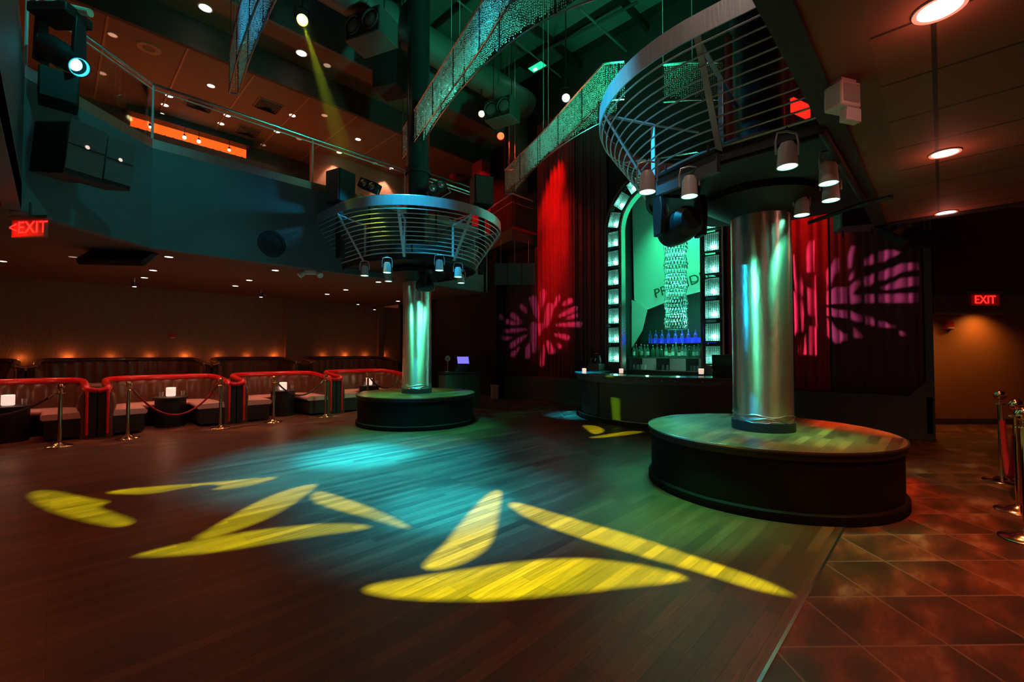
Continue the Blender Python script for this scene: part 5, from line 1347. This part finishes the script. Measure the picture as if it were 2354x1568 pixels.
# red washes on the curtains and the far corner
for z_, w_ in ((6.4, 1.), (4.6, 1.2), (3.0, .6)): spot('red_beam', (8.9, 7.2, 9.7), (10.4, 8.3, z_), RED, 1500 * w_, 13, .8, .05)
spot('red_beam', REDL + Vector((.1, -.1, -.1)), (10.4, 8.1, 5.0), RED, 300, 50, 1., .08)
spot('red_beam', (9.3, 2.6, 6.6), (10.4, 1.95, 4.4), RED, 520, 24, .6, .06)
spot('red_beam', (8.6, 9.6, 7.6), (10.1, 11.2, 6.4), RED, 500, 60, .8, .08)
# bar niche
spot('niche_beam', (11.0, 5.0, 6.3), (12.1, 5.1, 3.4), (.03, 1., .42), 600, 80, .9, .08)
spot('niche_beam', (10.9, 4.9, 6.2), (10.75, CHC.y, 3.0), (.10, 1., .60), 900, 50, 1., .08)
for k in range(4): point('chandelier_lamp', (CHC.x, CHC.y, CHZ + .4 + k * .75), (.06, 1., .50), 13, .06)
for k in range(3): point('display_fill', (11.45, BY0 + .1 + k * .55, ztop + .30), (.22, .12, 1.), 3.5, .04)  # added violet points that light the blue bottles from the front
point('bottle_fill', (11.0, 4.9, 2.3), (.10, 1., .55), 40, .1)  # added point light, brightens the shelf bottles
for k in range(3): point('rack_fill', (11.25, BY0 + .35 + k * .85, zsh - .07), (.35, 1., .72), 2.5, .03)  # added points under the shelf, brighten the glass rack
# amber glow behind the dark booths, on the passage wall
for k in range(16): point('cove_lamp', (-2.8 + k * .76, 14.9, 1.37), (1, .26, .05), 1.1 * (1.6 if k % 3 == 1 else .8), .03)
spot('passage_beam', (*cam2(8.3, 8.9).xy, 2.42), cam2(8.3, 9.2, .8), (1, .36, .06), 60, 130, 1., .05)
spot('passage_beam', (*cam2(9.7, 8.9).xy, 2.42), cam2(9.7, 9.2, .8), (1, .36, .06), 60, 130, 1., .05)
# scallops on the upper wall
for x in (6.34, 8.15): spot('scallop_beam', (x, 14.05, 7.9), (x, 14.4, 5.4), (1, .55, .38), 110, 70, .3, .04)
# warm light over the booths and floor edge; edge spots are added
for x in (.2, 2.5, 4.8): spot('booth_beam', (x, 11.2, 3.15), (x, 11.2, 0), (1, .5, .36), 40, 120, 1., .06)
for x in (-.5, 1.6, 3.8, 5.9): spot('red_edge_fill', (x, 9.45, 3.12), (x, 11.6, .9), (1, .05, .04), 55, 75, 1., .06)  # added red spots under the soffit, brighten the booth rolls
for i in range(4): point('candle_glow', (-.52 + 2.15 * i, 11.32, .95), (1, .42, .22), 2.5, .08)
spot('amber_edge_fill', (-.8, 5.2, 3.15), (-.6, 5.0, 0), (1, .20, .06), 90, 150, 1., .1)  # added soffit spots without fixtures, warm the floor edge
spot('amber_edge_fill', (-.8, 7.4, 3.15), (-.6, 7.4, 0), (1, .20, .06), 70, 150, 1., .1)
spot('amber_edge_fill', (2.2, 9.5, 3.15), (2.2, 9.1, 0), (1, .16, .03), 60, 150, 1., .1)
spot('amber_edge_fill', (1.2, .2, 3.15), (1.6, .9, 0), (1, .16, .045), 40, 150, 1., .1)
# added point lights that warm the balcony ceiling
for x in (.5, 3., 5.): point('balcony_fill', (x, 13.4, 5.6), (1, .26, .08), 45, .2)
# hazy air under the yellow lamp, lit by its beam
hd = (atd(762, 260, 8.3) - YELLOW); hl = hd.length; hd.normalize()
spot('yellow_beam', YELLOW + hd * .03, YELLOW + hd * 3, (.75, 1., .03), 1500, 9, .6, .02)
mt, tt, bb_ = nt('thin haze'); tt.nodes.remove(bb_); vs_ = tt.nodes.new('ShaderNodeVolumeScatter'); vs_.inputs['Density'].default_value = .05; vs_.inputs['Anisotropy'].default_value = .2
tt.links.new(vs_.outputs[0], tt.nodes['Material Output'].inputs['Volume'])
o = MB().cyl(YELLOW + hd * .06, YELLOW + hd * (hl + .9), .13, .42, n=24).build('haze', 'thin haze', org=YELLOW)
tag(o, 'faint haze in the yellow beam below the bright yellow lamp', 'haze', kind='stuff')
spot('amber_fill', (6.5, .1, 3.15), (6.62, .62, .63), (1, .12, .02), 1000, 30, 1., .06)  # added spot without a fixture, tints the right of the stage top
spot('amber_fill', (4.2, -.6, 3.15), (4.9, -.1, 0), (1, .16, .035), 190, 60, 1., .06)  # added spot without a fixture, warms the tile floor
w = bpy.data.worlds.new('dim room'); S.world = w; w.use_nodes = True
w.node_tree.nodes['Background'].inputs[0].default_value = (1., .22, .085, 1); w.node_tree.nodes['Background'].inputs[1].default_value = .07
